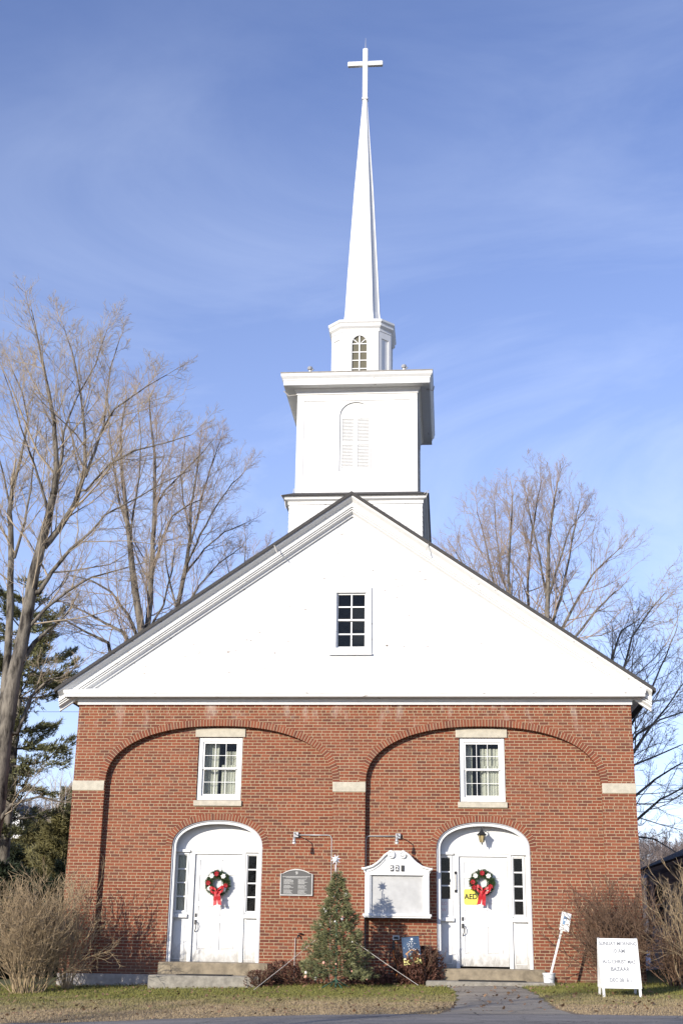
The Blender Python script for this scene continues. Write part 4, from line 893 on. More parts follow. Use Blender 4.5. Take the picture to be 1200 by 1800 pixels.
conifer('pine_tree', 'yellowish spreading pine below the white farmhouse', foot(48, 40), 7.2, 4.0, 36, 'olivepine', tiers=16, z0=.45, dens=1.8, nl=.3, K=12, shape=.4, wid=.05)
conifer('pine_tree', 'pointed green pine above the olive ones on the left slope', foot(100, 62), 7.8, 2.6, 37, 'pine', tiers=28, z0=.1, dens=1., nl=.4, K=10, wid=.07)
conifer('hemlock_tree', 'dark hemlock between the olive pine and the brick corner', foot(104, 20), 3.9, 2.0, 38, 'hemlock', tiers=24, z0=.03, dens=1.4)
# birches
bi = 0
for px, Y in ((60, 52), (84, 50), (92, 54), (99, 49), (12, 47)):
    x, y = foot(px, Y); z = float(gz(x, y)); W = Wood(50+bi); T = Wood(60+bi); T.r = W.r
    P = [np.array([x, y, z-.3])]; d = np.array([W.r.normal(0, .08), 0, 1.])
    for i in range(8): d = d+W.r.normal(0, .05, 3); d /= np.linalg.norm(d); P.append(P[-1]+d*1.15)
    P = np.array(P); rr = np.linspace(.10, .02, 9); W.put(P, rr)
    T.kids(P, rr, 5, 0, 2, .1, .15, (16, 6, 4), (.4, .8), .35)
    t = thing('birch_tree', ['leftmost thin white birch stem among the dark evergreens', 'left stem of the close pair of birches near the church corner', 'middle birch stem of the clump by the church corner', 'rightmost birch stem nearest the church corner', 'lone birch at the far left edge of the slope'][bi], 'tree', (x, y, z), 'birches on the left slope')
    link('trunk', W.mesh('trunk'), MT['birch'], t, smooth=True); link('crown', T.mesh('crown'), MT['twig'], t); bi += 1
# far wood covering the hill
def far_wood():
    r = np.random.default_rng(77); n = 6500
    ys = 95+r.random(n)**.9*260; xs = r.uniform(-.62, .50, n)*(ys+CD)+CX
    keep = ~((np.abs(xs+57) < 14) & (np.abs(ys-118) < 30)); xs, ys = xs[keep], ys[keep]; n = len(xs); zs = gz(xs, ys); h = r.uniform(4, 7.5, n)
    V = []; Fq = []; base = 0; K = 40
    B = np.stack([xs, ys, zs], 1)[:, None]                   # trunks + twigs as thin triangular slivers
    t = r.uniform(.25, .95, (n, K, 1)); st = B+np.concatenate([np.zeros((n, K, 2)), t*h[:, None, None]*.9], 2)
    d = np.concatenate([r.normal(0, .55, (n, K, 2)), r.uniform(.5, 1.2, (n, K, 1))], 2); ln = h[:, None, None]*.30*(1.15-t)
    st[:, 0] = B[:, 0]; d[:, 0] = [0, 0, 1]; ln[:, 0] = h[:, None]; wd = np.full((n, K, 1), .045); wd[:, 0] = .07
    e = st+d*ln; s_ = np.cross(d, r.normal(0, 1, (n, K, 3))); s_ /= np.linalg.norm(s_, axis=2, keepdims=True)
    V = np.stack([st-s_*wd, st+s_*wd, e], 2).reshape(-1, 3); return raw_mesh('far_wood', V, np.arange(len(V)).reshape(-1, 3))
tag(link('far_wood', far_wood(), MT['farwood']), 'grey-brown leafless wood covering the hills behind the church', 'woods', kind='stuff')
# bushes ----------------------------------------------------------
def bush(name, label, c, H, rad, stems, seed, mat, lean=(0, 0), maxl=3, nch=(4, 5, 4, 3), r0=.012, spread=.5, minr=.003):
    W = Wood(seed); r = W.r; bz = float(gz(c[0], c[1]))
    for i in range(stems):
        a = r.uniform(0, 2*math.pi); q = r.uniform(0, 1)**.6; s0 = np.array([c[0]+math.cos(a)*rad*.28*q, c[1]+math.sin(a)*rad*.28*q, bz-.03])
        d = np.array([math.cos(a)*spread*q+lean[0], math.sin(a)*spread*q+lean[1], 1.]); L_ = H*r.uniform(.65, 1.05)
        W.grow(s0, d, L_, r0*r.uniform(.7, 1.2), 1 if maxl == 3 else 0, maxl+(0), .07, .20, nch, (.3, .8))
    o = link(name, W.mesh(name), MT[mat]); return tag(o, label, 'bush')
bush('bush', 'large rounded tan leafless bush in front of the left corner of the church', (-6.5, -1.9), 2.15, 1.15, 95, 41, 'bushtwig', spread=.55, r0=.009, nch=(4, 7, 5, 3))
bush('bush', 'taller upright tan bush between the big rounded one and the left door, nearest the brick', (-5.92, -1.05), 2.35, .5, 22, 42, 'bushtwig', spread=.22, nch=(4, 6, 5, 3))
bush('bush', 'dark leafless bush against the right corner of the church behind the sandwich board', (5.75, -.9), 2.1, 1.1, 80, 43, 'bushdark', spread=.62, nch=(4, 7, 5, 3))
bush('bush', 'tan arching bush in front of the grey house at the right edge', (7.15, -1.6), 2.3, 1.0, 24, 44, 'bushtwig', lean=(.22, 0), spread=.45, nch=(4, 8, 5, 3))
bush('bush', 'small dark tangled bush at the foot of the tan one by the grey house', (6.9, -1.3), 1.1, .7, 46, 45, 'bushdark', spread=.7)
# low leafy shrub by the flag, and dead perennials by the tree
def leafy(name, label, c, H, rad, n, seed, mat, size=.03):
    r = np.random.default_rng(seed); bz = float(gz(c[0], c[1])); a = r.uniform(0, 2*math.pi, n); u = r.random(n)**.4; v = r.random(n)
    zz = v*H; rr = rad*np.sqrt(np.clip(1-(v-.35)**2/.5, .05, 1))*u*(1+.18*np.sin(a*3+seed)+.1*np.sin(a*7))
    Cn = np.stack([c[0]+np.cos(a)*rr, c[1]+np.sin(a)*rr*.7, bz+zz], 1); Dn = np.stack([np.cos(a)*.6, np.sin(a)*.6, np.full(n, .6)], 1)
    W = Wood(seed)
    for i in range(36):
        t_ = r.uniform(0, 6.28); W.grow(np.array([c[0]+.1*math.cos(t_), c[1]+.1*math.sin(t_), bz]), np.array([math.cos(t_)*rad*.9, math.sin(t_)*rad*.6, H]), H*1.05, .006, 2, 3, .02, .15, (3, 3, 3), (.3, .7))
    t = thing(name, label, 'bush', (c[0], c[1], bz)); link('stem', W.mesh('stems'), MT['bushdark'], t); link('foliage', needles('leaves', Cn, Dn, 4, size*1.7, size, .9, r), MT[mat], t)
leafy('shrub', 'low russet-leaved shrub between the christmas tree flag and the right door', (1.55, -.35), .78, .52, 3200, 51, 'russet')
leafy('shrub', 'low brown withered perennials between the left door and the christmas tree', (-1.25, -.35), .50, .62, 700, 52, 'russet', .026)
leafy('shrub', 'withered flower clump at the right end of the left door steps', (-1.80, -.9), .34, .30, 300, 53, 'russet', .026)
leafy('shrub', 'brown leaf litter heap behind the christmas tree', (.55, -.3), .30, .55, 500, 54, 'russet', .03)
# grass blades
def blades():
    r = np.random.default_rng(5); n = 170000; x = r.uniform(-9.5, 10.5, n); y = -8.1*r.random(n)**.8; 
    xl = np.interp(-y, [1, 2.4, 4.5, 6.6, 8], [2.12, 2.30, 2.34, 2.25, 2.02]); xr = np.interp(-y, [1, 3.1, 5.2, 7, 8], [3.75, 3.92, 3.98, 4.05, 4.35])
    k = ~((x > xl+.02) & (x < xr-.02)); k &= ~((x > -4.2) & (x < -1.78) & (y > -1.02)) & ~((x > 1.72) & (x < 4.44) & (y > -1.02))
    x, y = x[k], y[k]; n = len(x); z = gz(x, y); h = r.uniform(.02, .065, n)*np.clip(1.15+y*.09, .35, 1.1)
    lean = r.normal(0, .5, (n, 2)); a = r.uniform(0, 6.28, n); w_ = .0055
    b = np.stack([x, y, z], 1); s_ = np.stack([np.cos(a)*w_, np.sin(a)*w_, np.zeros(n)], 1); tip = b+np.stack([lean[:, 0]*h, lean[:, 1]*h, h], 1)
    V = np.stack([b-s_, b+s_, tip], 1).reshape(-1, 3); return raw_mesh('grass', V, np.arange(n*3).reshape(-1, 3))
m, n, l, b = newmat('grass_blade'); g = pos(n, l); s = n.new('ShaderNodeSeparateXYZ'); l.new(g, s.inputs[0])
n1 = noise(n, l, pos(n, l, (.6, 1, 1)), 1.1, 7, .6); a = n.new('ShaderNodeMath'); a.operation = 'MULTIPLY_ADD'; l.new(n1, a.inputs[0]); a.inputs[1].default_value = 7.; l.new(s.outputs[1], a.inputs[2])
n2 = noise(n, l, g, 40, 3)
l.new(mixc(n, l, mrange(n, l, a.outputs[0], .3, -2.6), ramp(n, l, n2, [(.35, (.095, .105, .020)), (.65, (.25, .225, .055))]), ramp(n, l, n2, [(.35, (.22, .16, .085)), (.65, (.40, .31, .19))])), b.inputs['Base Color']); b.inputs['Roughness'].default_value = .8
tag(link('grass', blades(), m), 'short winter grass, green by the church and straw coloured by the road', 'grass', kind='stuff')
# ------------------------------------------------------------------ christmas tree
def xmas():
    c = np.array([-.12, -1.4]); bz = float(gz(c[0], c[1])); r = np.random.default_rng(9); H = 2.33; zt = 2.90
    t = thing('christmas_tree', 'artificial christmas tree with a silver star topper in front of the brick centre pier', 'christmas tree', (c[0], c[1], bz))
    Cn, Dn = [], []; W = Wood(3)
    n = 9
    while len(Cn) < 1900:
        u = r.random()**.62; z = zt-.08-u*(zt-.08-(bz+.28)); R_ = .05+.72*u**.92; a = r.uniform(0, 6.28)
        R_ *= 1+.16*math.sin(z*17+a*1.0)+.14*math.sin(a*5+z*7); q = r.uniform(.35, 1.02)**.7
        p = np.array([c[0]+math.cos(a)*R_*q, c[1]+math.sin(a)*R_*q, z-.10*q*u]); d = np.array([math.cos(a), math.sin(a), r.uniform(-.1, .7)]); Cn.append(p); Dn.append(d/np.linalg.norm(d))
    link('foliage', needles('sprigs', Cn, Dn, 20, .075, .012, .55, r), MT['xneedle'], t)
    for i in range(110):
        u = (i+.5)/110; z = zt-.15-u*(zt-.1-bz-.35); a = i*2.4; R_ = .04+.64*u**.95; W.limb([(c[0], c[1], z), (c[0]+math.cos(a)*R_*.5, c[1]+math.sin(a)*R_*.5, z+.02), (c[0]+math.cos(a)*R_*.92, c[1]+math.sin(a)*R_*.92, z-.02)], [.006, .005, .003])
    W.limb([(c[0], c[1], bz), (c[0], c[1], bz+1.2), (c[0], c[1], zt)], [.025, .02, .008]); link('trunk', W.mesh('wires'), MT['green'], t)
    m = MB()
    for k_ in range(4):
        a = k_*math.pi/2+.5; m.tube([(c[0], c[1], bz+.18), (c[0]+.32*math.cos(a), c[1]+.32*math.sin(a), bz+.012)], .014, 6)
    m.link('stand', MT['green'], t)
    mw = MB(); mp = MB()
    for i in range(44):
        p = Cn[int(r.integers(0, 1900))]; v = p-np.array([c[0], c[1], p[2]]); v = v/(np.linalg.norm(v)+1e-6)
        u = (zt-p[2])/(zt-bz); R_ = .04+.70*u; q = np.array([c[0], c[1], p[2]])+v*R_*.97
        if q[1] > c[1]+.15: continue
        (mw if i % 3 else mp).lathe(q, [(0, -.02), (.014, -.014), (.02, 0), (.014, .014), (0, .02)] if i % 4 else [(0, -.034), (.026, -.022), (.034, 0), (.026, .022), (0, .034)], 7)
    mw.link('bauble', MT['bead'], t, smooth=True, label='small white baubles and bulbs'); mp.link('bauble', MT['pinkb'], t, smooth=True, label='small salmon pink baubles')
    # eight pointed star
    S = at(590, 1511, -1.4); m = MB(); k_ = 16
    pts = [(S[0]+(.118 if i % 2 == 0 else .052)*math.cos(math.pi*i/8+.2), S[2]+(.118 if i % 2 == 0 else .052)*math.sin(math.pi*i/8+.2)) for i in range(k_)]
    vs = [(S[0], -1.44, S[2]), (S[0], -1.36, S[2])]+[(x, -1.4, z) for x, z in pts]
    m.add(vs, [(0, 2+i, 2+(i+1) % k_) for i in range(k_)]+[(1, 2+(i+1) % k_, 2+i) for i in range(k_)]); m.link('star', MT['star'], t)
    MB().lathe((S[0], -1.42, S[2]), [(0, -.045), (.035, -.03), (.045, 0), (.035, .03), (0, .045)], 12).tube([(S[0], -1.4, S[2]-.1), (S[0], -1.4, S[2]-.28)], .01).link('star_centre', MT['star'], t, smooth=True)
xmas()
for nm, a, b, lb in (('guy_rope', (.30, -1.5, 1.38), at(735, 1732, -1.9), 'white rope staking the christmas tree down on its right'), ('guy_rope', (-.55, -1.5, 1.42), at(446, 1740, -2.2), 'white rope staking the christmas tree down on its left')):
    o = MB().tube([a, ((a[0]+b[0])/2, (a[1]+b[1])/2, (a[2]+b[2])/2-.012), tuple(b)], .0045, 6).link(nm, MT['white_cord']); tag(o, lb, 'rope')
# ------------------------------------------------------------------ wreaths
def wreath(cx, cz, seed, label, fl):
    y = .40; r = np.random.default_rng(seed); t = thing('wreath', label, 'wreath', (cx, .46, cz), 'christmas wreaths on the doors')
    Cn, Dn = [], []
    for i in range(520):
        a = r.uniform(0, 6.283); b = r.uniform(0, 6.283); R_ = .205; q = .055*r.uniform(.5, 1.1); rr = R_+q*math.cos(b)
        Cn.append((cx+rr*math.cos(a), y-abs(q*math.sin(b)), cz+rr*math.sin(a))); d = np.array([math.cos(a)*math.cos(b)-.5*math.sin(a), -.6, math.sin(a)*math.cos(b)+.5*math.cos(a)]); Dn.append(d/np.linalg.norm(d))
    link('foliage', needles('wreath_needles', Cn, Dn, 16, .06, .011, .6, r), MT['needle'], t)
    MB().tube([(cx+.205*math.cos(k_*math.pi/12), y+.01, cz+.205*math.sin(k_*math.pi/12)) for k_ in range(25)], .03, 7).link('ring', MT['green'], t, smooth=True)
    for a, col in fl:
        a = math.radians(a); fx, fz = cx+.205*math.cos(a), cz+.205*math.sin(a); m = MB(); yy = y-.085
        for k_ in range(6):
            b = k_*math.pi/3+a; w_ = .6
            p = [(fx, yy, fz), (fx+.045*math.cos(b-w_), yy-.008, fz+.045*math.sin(b-w_)), (fx+.066*math.cos(b), yy+.012, fz+.066*math.sin(b)), (fx+.045*math.cos(b+w_), yy-.008, fz+.045*math.sin(b+w_))]
            m.add([*p, (fx+.04*math.cos(b), yy-.016, fz+.04*math.sin(b))], [(0, 1, 4), (1, 2, 4), (2, 3, 4), (3, 0, 4)])
        m.tube([(fx, yy, fz), (fx, yy-.02, fz)], .012, 6)
        m.link('poinsettia', MT['wpetal' if col == 'w' else 'rpetal'], t)
    # bow: two loops, knot, two tails
    m = MB(); by = y-.11; bx, bz_ = cx+.01, cz-.21
    def ribbon(pts, w0):
        vs = []
        for i, (x, yy, z, wx, wz) in enumerate(pts): vs += [(x-wx*w0, yy, z-wz*w0), (x+wx*w0, yy, z+wz*w0), (x+wx*w0, yy+.004, z+wz*w0), (x-wx*w0, yy+.004, z-wz*w0)]
        n_ = len(pts); m.add(vs, [(4*i+a_, 4*i+(a_+1) % 4, 4*i+4+(a_+1) % 4, 4*i+4+a_) for i in range(n_-1) for a_ in range(4)]+[(3, 2, 1, 0), tuple(4*n_-4+q for q in range(4))])
    for s in (-1, 1):
        lp = []
        for k_ in range(11):
            u = k_/10; ang_ = u*2*math.pi; x = bx+s*(.085*(1-math.cos(ang_)))*.95; z = bz_+.02+.05*math.sin(ang_)+.035*(1-math.cos(ang_)); lp.append((x, by-.02*math.sin(ang_/2)-.015*(k_ % 2), z, .15*s, 1))
        ribbon(lp, .032)
        ribbon([(bx+s*.01, by-.01, bz_, 1, 0), (bx+s*.035, by-.03, bz_-.08, 1, 0), (bx+s*.045, by-.015, bz_-.17, 1, .1), (bx+s*.055, by-.03, bz_-.27, 1, -.25*s)], .042)
    m.lathe((bx, by-.02, bz_+.005), [(0, -.03), (.025, -.02), (.03, 0), (.025, .02), (0, .03)], 10)
    bo = m.link('bow', MT['red'], t)
    th_ = R(-5 if cx < 0 else 9); pv = Vector((cx, y, cz-.2)); bo.data.transform(Matrix.Translation(pv) @ Matrix.Rotation(th_, 4, 'Y') @ Matrix.Translation(-pv))
wreath(-3.01, 2.60, 61, 'green wreath with red bow on the white left church door', [(95, 'r'), (130, 'w'), (48, 'w'), (180, 'r'), (215, 'w'), (345, 'r'), (318, 'w')])
wreath(2.99, 2.68, 62, 'green wreath with red bow overlapping the yellow sign on the right door', [(88, 'r'), (135, 'w'), (45, 'w'), (178, 'r'), (212, 'r'), (335, 'r'), (312, 'w')])
# ------------------------------------------------------------------ flag
def flag():
    t = thing('garden_flag', 'small garden flag with a night-time stable scene hanging by the russet shrub', 'flag', (1.62, -.7, .6)); Yf = -.62
    q = [at(705, 1648, Yf), at(735.5, 1645.5, Yf), at(741, 1693, Yf), at(710, 1697, Yf)]
    def uv(u, v, o=0.): a = q[0]*(1-u)+q[1]*u; b = q[3]*(1-u)+q[2]*u; p = a*(1-v)+b*v; return (p[0], p[1]-o+.012*math.sin(u*7+v*3), p[2])
    def poly(mb, pts, o): n_ = len(pts); mb.add([uv(u, v, o) for u, v in pts], [tuple(range(n_-1, -1, -1))])
    nx = 8; vs = [uv(i/nx, j/nx) for j in range(nx+1) for i in range(nx+1)]+[uv(i/nx, j/nx, -.004) for j in range(nx+1) for i in range(nx+1)]; o_ = (nx+1)**2
    m = MB(); m.add(vs, [(j*(nx+1)+i, (j+1)*(nx+1)+i, (j+1)*(nx+1)+i+1, j*(nx+1)+i+1) for j in range(nx) for i in range(nx)]+[(o_+j*(nx+1)+i, o_+j*(nx+1)+i+1, o_+(j+1)*(nx+1)+i+1, o_+(j+1)*(nx+1)+i) for j in range(nx) for i in range(nx)])
    cl = m.link('cloth', MT['navy'], t)
    r_ = random.Random(4)
    m = MB(); 
    for j in range(6): poly(m, [(j/6, .76+.02*math.sin(j)), ((j+1)/6, .76+.02*math.sin(j+1)), ((j+1)/6, 1), (j/6, 1)], .003)
    m.link('print', MT['flagy'], cl)
    m = MB(); poly(m, [(.12, .60), (.50, .44), (.54, .48), (.16, .64)], .005); poly(m, [(.50, .44), (.92, .57), (.90, .61), (.48, .48)], .005); poly(m, [(.22, .60), (.26, .60), (.27, .82), (.22, .82)], .005); poly(m, [(.80, .58), (.84, .58), (.84, .80), (.80, .80)], .005); poly(m, [(.2, .60), (.85, .59), (.85, .62), (.2, .63)], .0045); m.link('print', MT['flagb'], cl)
    m = MB(); poly(m, [(.36, .66), (.44, .62), (.50, .70), (.50, .86), (.34, .86)], .006); m.link('print', MT['flagt'], cl)
    m = MB(); poly(m, [(.56, .70), (.64, .62), (.72, .72), (.76, .86), (.54, .88)], .006); poly(m, [(.78, .70), (.94, .68), (.95, .78), (.8, .8)], .006); m.link('print', MT['flago'], cl)
    m = MB()
    for u, v, s in ((.10, .78, .06), (.2, .8, .05), (.88, .66, .06), (.93, .76, .05), (.5, .84, .05), (.43, .60, .03), (.63, .61, .03)): poly(m, [(u+s*math.cos(k_*math.pi/4), v+s*.6*math.sin(k_*math.pi/4)) for k_ in range(8)], .007)
    m.link('print', MT['flagc'], cl)
    m = MB()
    for k_ in range(46): u, v = .5+r_.gauss(0, .2), r_.uniform(.16, .52); s = r_.uniform(.012, .022); poly(m, [(u+s*math.cos(a*math.pi/3), v+s*.65*math.sin(a*math.pi/3)) for a in range(6)], .004) if .05 < u < .95 else None
    s = .09; poly(m, [(.58+(s if a % 2 == 0 else s*.45)*math.cos(a*math.pi/8), .09+(s if a % 2 == 0 else s*.45)*.66*math.sin(a*math.pi/8)) for a in range(16)], .004)
    m.link('print', MT['wsign'], cl)
    a, b = q[0], q[1]
    MB().tube([(a[0]-.02, Yf+.0, a[2]+.005), (b[0]+.02, Yf+.0, b[2]+.005), (b[0]+.10, Yf, b[2]+.04), (b[0]+.13, Yf, b[2]-.02), (b[0]+.13, Yf, .5)], .006, 6).link('pole', MT['iron'], t)
    p = at(756, 1640, -.5); MB().tube([(p[0], -.5, .5), (p[0], -.5, p[2]), (p[0]+.03, -.5, p[2]+.04), (p[0]+.05, -.5, p[2]-.01)], .006, 6).link('hook', MT['iron'], t)
flag()
# ------------------------------------------------------------------ sign on a stake in a bucket
b0 = at(975, 1732, -.75); bx = b0[0]-.12; bzz = float(gz(bx, -.75))+.005
t = thing('bucket', 'white plastic bucket holding the leaning sign stake by the right steps', 'bucket', (bx, -.75, bzz))
MB().lathe((bx, -.75, bzz), [(.105, 0), (.125, .22), (.137, .225), (.137, .25), (.125, .25), (.122, .2), (0, .2)], 24).link('pail', MT['plastic'], t, smooth=False)
MB().tube([(bx+.137, -.75, bzz+.225), (bx+.10, -.87, bzz+.17), (bx, -.91, bzz+.14), (bx-.10, -.87, bzz+.17), (bx-.137, -.75, bzz+.225)], .004, 5).link('handle', MT['steel'], t)
t = thing('stake_sign', 'white signboard with a blue emblem on a white stake leaning out of the bucket', 'sign', (bx, -.75, bzz))
p0, p1 = Vector((bx-.02, -.75, bzz+.04)), Vector(at(986, 1636, -.75)); d = (p1-p0).normalized(); s_ = Vector((d.z, 0, -d.x))
def quadbox(mb, a, b, w_, th, y):
    s = Vector(((b-a).normalized().z, 0, -(b-a).normalized().x)); vs = []
    for yy in (y-th/2, y+th/2):
        for p, k_ in ((a, -1), (a, 1), (b, 1), (b, -1)): v = p+s*w_*k_; vs.append((v.x, yy, v.z))
    mb.add(vs, [(0, 1, 2, 3), (7, 6, 5, 4), (0, 4, 5, 1), (1, 5, 6, 2), (2, 6, 7, 3), (3, 7, 4, 0)])
m = MB(); quadbox(m, p0, p1+d*.12, .022, .03, -.75); m.link('stake', MT['white'], t)
c = [at(987, 1602, -.78), at(1003.5, 1607, -.78), at(998.5, 1639, -.78), at(982, 1634, -.78)]
m = MB(); m.prism([(p[0], p[2]) for p in c][::-1], -.795, -.77); m.link('sign_board', MT['wsign'], t)
def suv(u, v): p = (c[0]*(1-u)+c[1]*u)*(1-v)+(c[3]*(1-u)+c[2]*u)*v; return (p[0], p[2])
m = MB(); m.prism([suv(u, v) for u, v in ((.25, .22), (.25, .66), (.48, .66), (.48, .56), (.62, .30), (.62, .22))], -.799, -.7955); m.link('emblem', MT['blue'], t)
m = MB(); m.prism([suv(u, v) for u, v in ((.36, .36), (.36, .46), (.50, .46), (.50, .36))], -.801, -.7995); m.link('emblem', MT['wsign'], t)
# ------------------------------------------------------------------ sandwich board
def sandwich():
    x0, x1 = 5.035, 5.775; zb, zt = .69, 1.545; yb, yt = -4.02, -3.74; g0 = float(gz(5.4, -4.1))
    t = thing('sandwich_board', 'white folding sandwich board with faded grey letters on the grass at right', 'sign', (5.4, -3.7, g0))
    ang = math.atan2(yt-yb, zt-zb)
    def side_(sgn, name, yb, yt):
        m = MB()
        def slab(xa, xb, za, zc, o0, o1):
            ys = lambda z: yb+(yt-yb)*(z-zb)/(zt-zb); vs = []
            for z in (za, zc):
                for x in (xa, xb):
                    for o in (o0, o1): vs.append((x, ys(z)+o, z))
            fs = [(0, 2, 3, 1), (4, 5, 7, 6), (0, 4, 6, 2), (1, 3, 7, 5), (0, 1, 5, 4), (2, 6, 7, 3)]
            m.add(vs, [f[::-1] for f in fs])
        slab(x0, x1, zb, zt, -.012, .012); m.link('panel', MT['wsign'], t)
        m2 = m; m = MB()
        def fr_(xa, xb, za, zc, o=.02):
            ys = lambda z: yb+(yt-yb)*(z-zb)/(zt-zb); vs = []
            for z in (za, zc):
                for x in (xa, xb):
                    for o_ in (-o, o): vs.append((x, ys(z)+o_, z))
            m.add(vs, [f[::-1] for f in [(0, 2, 3, 1), (4, 5, 7, 6), (0, 4, 6, 2), (1, 3, 7, 5), (0, 1, 5, 4), (2, 6, 7, 3)]])
        fr_(x0+.0015, x1-.0015, zb-.022, zb+.002, .02); m.link('bottom_rail', MT['white'], t)
        for xa, xb in ((x0+.015, x0+.06), (x1-.06, x1-.015)):
            m = MB(); fr_(xa, xb, g0-.02, zb-.0225, .018); m.link('leg', MT['white'], t)
    side_(1, 'front', yb, yt); side_(-1, 'back', -3.42, -3.70)
    MB().box(x1-.035, x1-.001, -3.76, -3.66, zt-.01, zt+.012).box(x0+.001, x0+.035, -3.76, -3.66, zt-.01, zt+.012).link('hinge', MT['steel'], t)
    ms = []; cx = (x0+x1)/2; tl = -ang
    for s, sz, x, z in (('SUNDAY MORNING', .098, cx, 1.45), ('10 AM', .105, cx, 1.32), ('ALG CHRIST MAS', .098, cx-.005, 1.13), ('BAZAAR', .105, cx, 1.0), ('DEC 08  8-1', .10, cx, .81)):
        y = yb+(yt-yb)*(z-zb)/(zt-zb)-.0145; ms.append(text_mesh(s, sz, x, y, z, .002, xs=.80 if len(s) > 10 else .85, tilt=tl, bold=.002))
    link('lettering', join(ms, 'letters'), MT['faded'], t)
    m = MB()
    for z in (1.40, 1.265, 1.06, .95, .75): y = yb+(yt-yb)*(z-zb)/(zt-zb)-.0135; m.box(x0+.03, x1-.03, y-.003, y, z-.003, z+.003)
    m.link('letter_rail', MT['panel'], t)
sandwich()
# ------------------------------------------------------------------ neighbour house
def neighbour():
    t = thing('grey_house', 'grey clapboard house with dark roof at the right edge of the picture', 'house', (12, 7, .6))
    xw = 8.42; y0, y1 = .8, 12.2; z0, z1 = .35, 3.32; m = MB()
    z = z0+.45
    rings = [[(xw, y0, z0), (16.5, y0, z0), (16.5, y1, z0), (xw, y1, z0)], [(xw, y0, z), (16.5, y0, z), (16.5, y1, z), (xw, y1, z)]]
    while z < z1: rings += [[(xw-.02, y0-.02, z), (16.52, y0-.02, z), (16.52, y1+.02, z), (xw-.02, y1+.02, z)], [(xw, y0, z+.11), (16.5, y0, z+.11), (16.5, y1, z+.11), (xw, y1, z+.11)]]; z += .112
    m.loft(rings); rz = 5.4; xm = (xw+16.5)/2
    for y in (y0, y1-.1): m.prism([(xw, z1+.05), (16.5, z1+.05), (xm, rz-.1)], y, y+.1)
    m.link('wall', MT['siding'], t)
    m = MB(); ex = xw-.42
    for s in (-1, 1):
        e = xm+s*(xm-ex); r = [[(x, y, z) for x, z in ((xm, rz), (e, 3.42), (e, 3.50), (xm, rz+.08))] for y in (y0-.45, y1+.4)]
        m.loft(r if s < 0 else r[::-1])
    m.link('roof', MT['droof'], t)
    MB().box(ex-.02, ex+.10, y0-.4, y1+.35, 3.34, 3.43).box(ex+.1, xw, y0-.4, y1+.35, 3.33, 3.37).link('eave', MT['gutter'], t)
    MB().tube([(ex+.04, y1-.1, 3.34), (ex+.06, y1-.1, 3.2), (xw-.05, y1-.15, 3.02), (xw-.05, y1-.15, .7)], .04, 8).link('downpipe', MT['gutter'], t)
    w_ = MB(); yy0, yy1, za, zb = 9.2, 10.7, 1.9, 3.05; w_.box(xw-.06, xw-.021, yy0-.1, yy1+.1, za-.1, zb+.1); wo = w_.link('window', MT['wsign'], t)
    MB().box(xw-.065, xw-.0605, yy0, yy1, za, zb).link('pane', MT['dark'], wo)
    MB().box(xw-.075, xw-.0655, yy0, yy1, (za+zb)/2-.02, (za+zb)/2+.02).link('muntin', MT['wsign'], wo)
    MB().box(xw-.05, xw-.021, y1-.12, y1+.03, z0+.4, z1).link('corner_board', MT['wsign'], t)
neighbour()
# snow left on the shaded ground
def snow_patch(cx, cy, rx_, ry_, seed, h=.10):
    r_ = np.random.default_rng(seed); rad = np.linspace(0, 1, 7); th = np.linspace(0, 2*math.pi, 41)[:-1]; X_ = []; Y_ = []; Z_ = []
    wob = 1+.2*np.sin(th*3+seed)+.12*np.sin(th*7+2*seed)
    for q in rad:
        x = cx+rx_*q*wob*np.cos(th); y = cy+ry_*q*wob*np.sin(th); X_.append(x); Y_.append(y); Z_.append(gz(x, y)+h*(1-q**3)-.01+r_.normal(0, .012, len(x)))
    X_, Y_, Z_ = map(np.array, (X_, Y_, Z_)); n_ = 40; v = np.stack([X_, Y_, Z_], -1).reshape(-1, 3); f = [(i*n_+j, i*n_+(j+1) % n_, (i+1)*n_+(j+1) % n_, (i+1)*n_+j) for i in range(6) for j in range(n_)]
    me = bpy.data.meshes.new('snow'); me.from_pydata(v.tolist(), [], f); me.update(); me.flip_normals()
    tag(link('snow_patch', me, MT['snow'], smooth=True), kind='structure')
snow_patch(7.6, 19, 3.2, 10, 1, .35); snow_patch(12.5, 34, 5, 10, 2, .3); snow_patch(8.1, 3.0, .22, .9, 3, .14)
p = at(1148, 1660, 17); gb = float(gz(p[0], 17))
t = thing('wood_crate', 'dark wooden crate standing in the snow behind the grey house', 'crate', (p[0], 17, gb))
m = MB()
for i in range(5): m.box(p[0]-.34, p[0]+.34, 16.7, 17.3, gb+.42+i*.12, gb+.52+i*.12)
m.link('slats', MT['bushdark'], t); m = MB()
for x in (-.32, .32):
    for y in (16.72, 17.28): m.box(p[0]+x-.03, p[0]+x+.03, y-.025, y+.025, gb-.02, gb+1.05)
m.link('frame', MT['bushdark'], t)
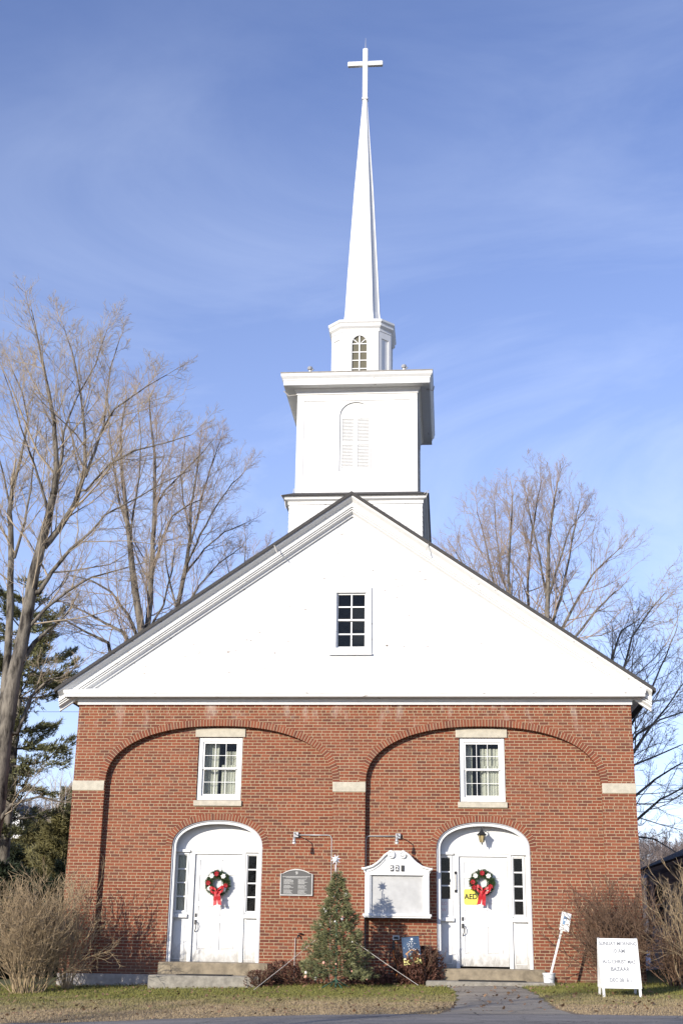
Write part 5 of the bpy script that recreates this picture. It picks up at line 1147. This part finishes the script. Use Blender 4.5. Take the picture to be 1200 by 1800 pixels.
# farmhouse on the hill, power line
def farm():
    for i, (px, py, Y_, w_, h_) in enumerate(((27, 1434, 112, 3.2, 2.8), (12, 1440, 108, 4.2, 2.6))):
        p = at(px, py, Y_); z = float(gz(p[0], p[1])); bh = p[2]-z
        t = thing('farmhouse', ['small white gabled farmhouse on the wooded hill, the taller gable', 'white gabled wing with wider roof left of the taller gable on the hill'][i], 'house', (p[0], p[1], z), 'farmhouses on the hill')
        m = MB(); m.prism([(p[0]-w_/2, z-1), (p[0]+w_/2, z-1), (p[0]+w_/2, z+bh), (p[0], z+bh+w_*.38), (p[0]-w_/2, z+bh)], Y_, Y_+7); m.link('wall', MT['wsign'], t)
        m = MB()
        for s in (-1, 1):
            r = [[(p[0]+s*x, y, z+bh+q) for x, q in ((0, w_*.38+.02), (w_/2+.3, -.22), (w_/2+.3, -.07), (0, w_*.38+.2))] for y in (Y_-.3, Y_+7.2)]; m.loft(r if s < 0 else r[::-1])
        m.link('roof', MT['roof'], t)
        m = MB(); m.box(p[0]-.35, p[0]+.35, Y_-.05, Y_-.01, z+bh-1.6, z+bh-.5); m.link('window', MT['dark'], t)
farm()
for i, (ya, yb_, Y_) in enumerate(((1251, 1252, 40), (1384, 1380, 60))):
    a = at(-250, ya, Y_); b = at(1450, yb_, Y_); pts = [(a[0]+(b[0]-a[0])*k_/24, Y_, a[2]+(b[2]-a[2])*k_/24-.0*math.sin(math.pi*k_/24)) for k_ in range(25)]
    o = MB().tube(pts, .012, 5).link('power_line', MT['wire']); tag(o, ['thin power line passing behind the church at eaves height', 'lower thin power line crossing the sky above the wooded slope'][i], 'wire')
# trees across the road whose shade falls on the lawn and the right corner
def shade_tree(x, y, H, seed, label, rad=2.6):
    W = Wood(seed); bz = float(gz(x, y)); P = np.array([[x, y, bz-.2], [x+.1, y, bz+H*.25], [x, y+.1, bz+H*.5], [x, y, bz+H*.75], [x, y, bz+H]]); rr = np.array([.16, .13, .10, .06, .02]); W.put(P, rr)
    for i in range(46):
        t_ = .22+.75*i/46; q = np.array([x, y, bz+H*t_]); a = i*2.4; W.grow(q, np.array([math.cos(a), math.sin(a), .7]), rad*(1.15-.75*t_), .035, 1, 3, .05, .15, (6, 5, 4), (.4, .8))
    t = thing('street_tree', label, 'tree', (x, y, bz)); link('crown', W.mesh('crown'), MT['twig'], t)

shade_tree(-11.3, -26.9, 10.2, 81, 'bare roadside tree throwing its shade toward the asphalt path')
shade_tree(-17.5, -27.5, 8.6, 82, 'bare roadside tree throwing its shade on the left verge')
shade_tree(-7.2, -30.0, 10.2, 83, 'bare roadside tree throwing its shade on the sandwich board corner')

def leaves():
    r = np.random.default_rng(15); n = 1700; x = r.uniform(-9, 9, n); y = -7.9*r.random(n)**1.3; z = gz(x, y)+.03+r.uniform(0, .02, n); a = r.uniform(0, 6.28, n); sz = r.uniform(.018, .045, n)
    c = np.stack([x, y, z], 1); u = np.stack([np.cos(a), np.sin(a), r.normal(0, .4, n)], 1)*sz[:, None]; v = np.stack([-np.sin(a), np.cos(a), r.normal(0, .4, n)], 1)*sz[:, None]*.7
    V = np.stack([c-u, c-v, c+u, c+v], 1).reshape(-1, 3); return raw_mesh('leaves', V, np.arange(n*4).reshape(-1, 4))
tag(link('fallen_leaves', leaves(), plain('dead_leaf', (.20, .12, .065), .8, .45, 15)), 'brown fallen leaves scattered over the winter lawn', 'leaves', kind='stuff')
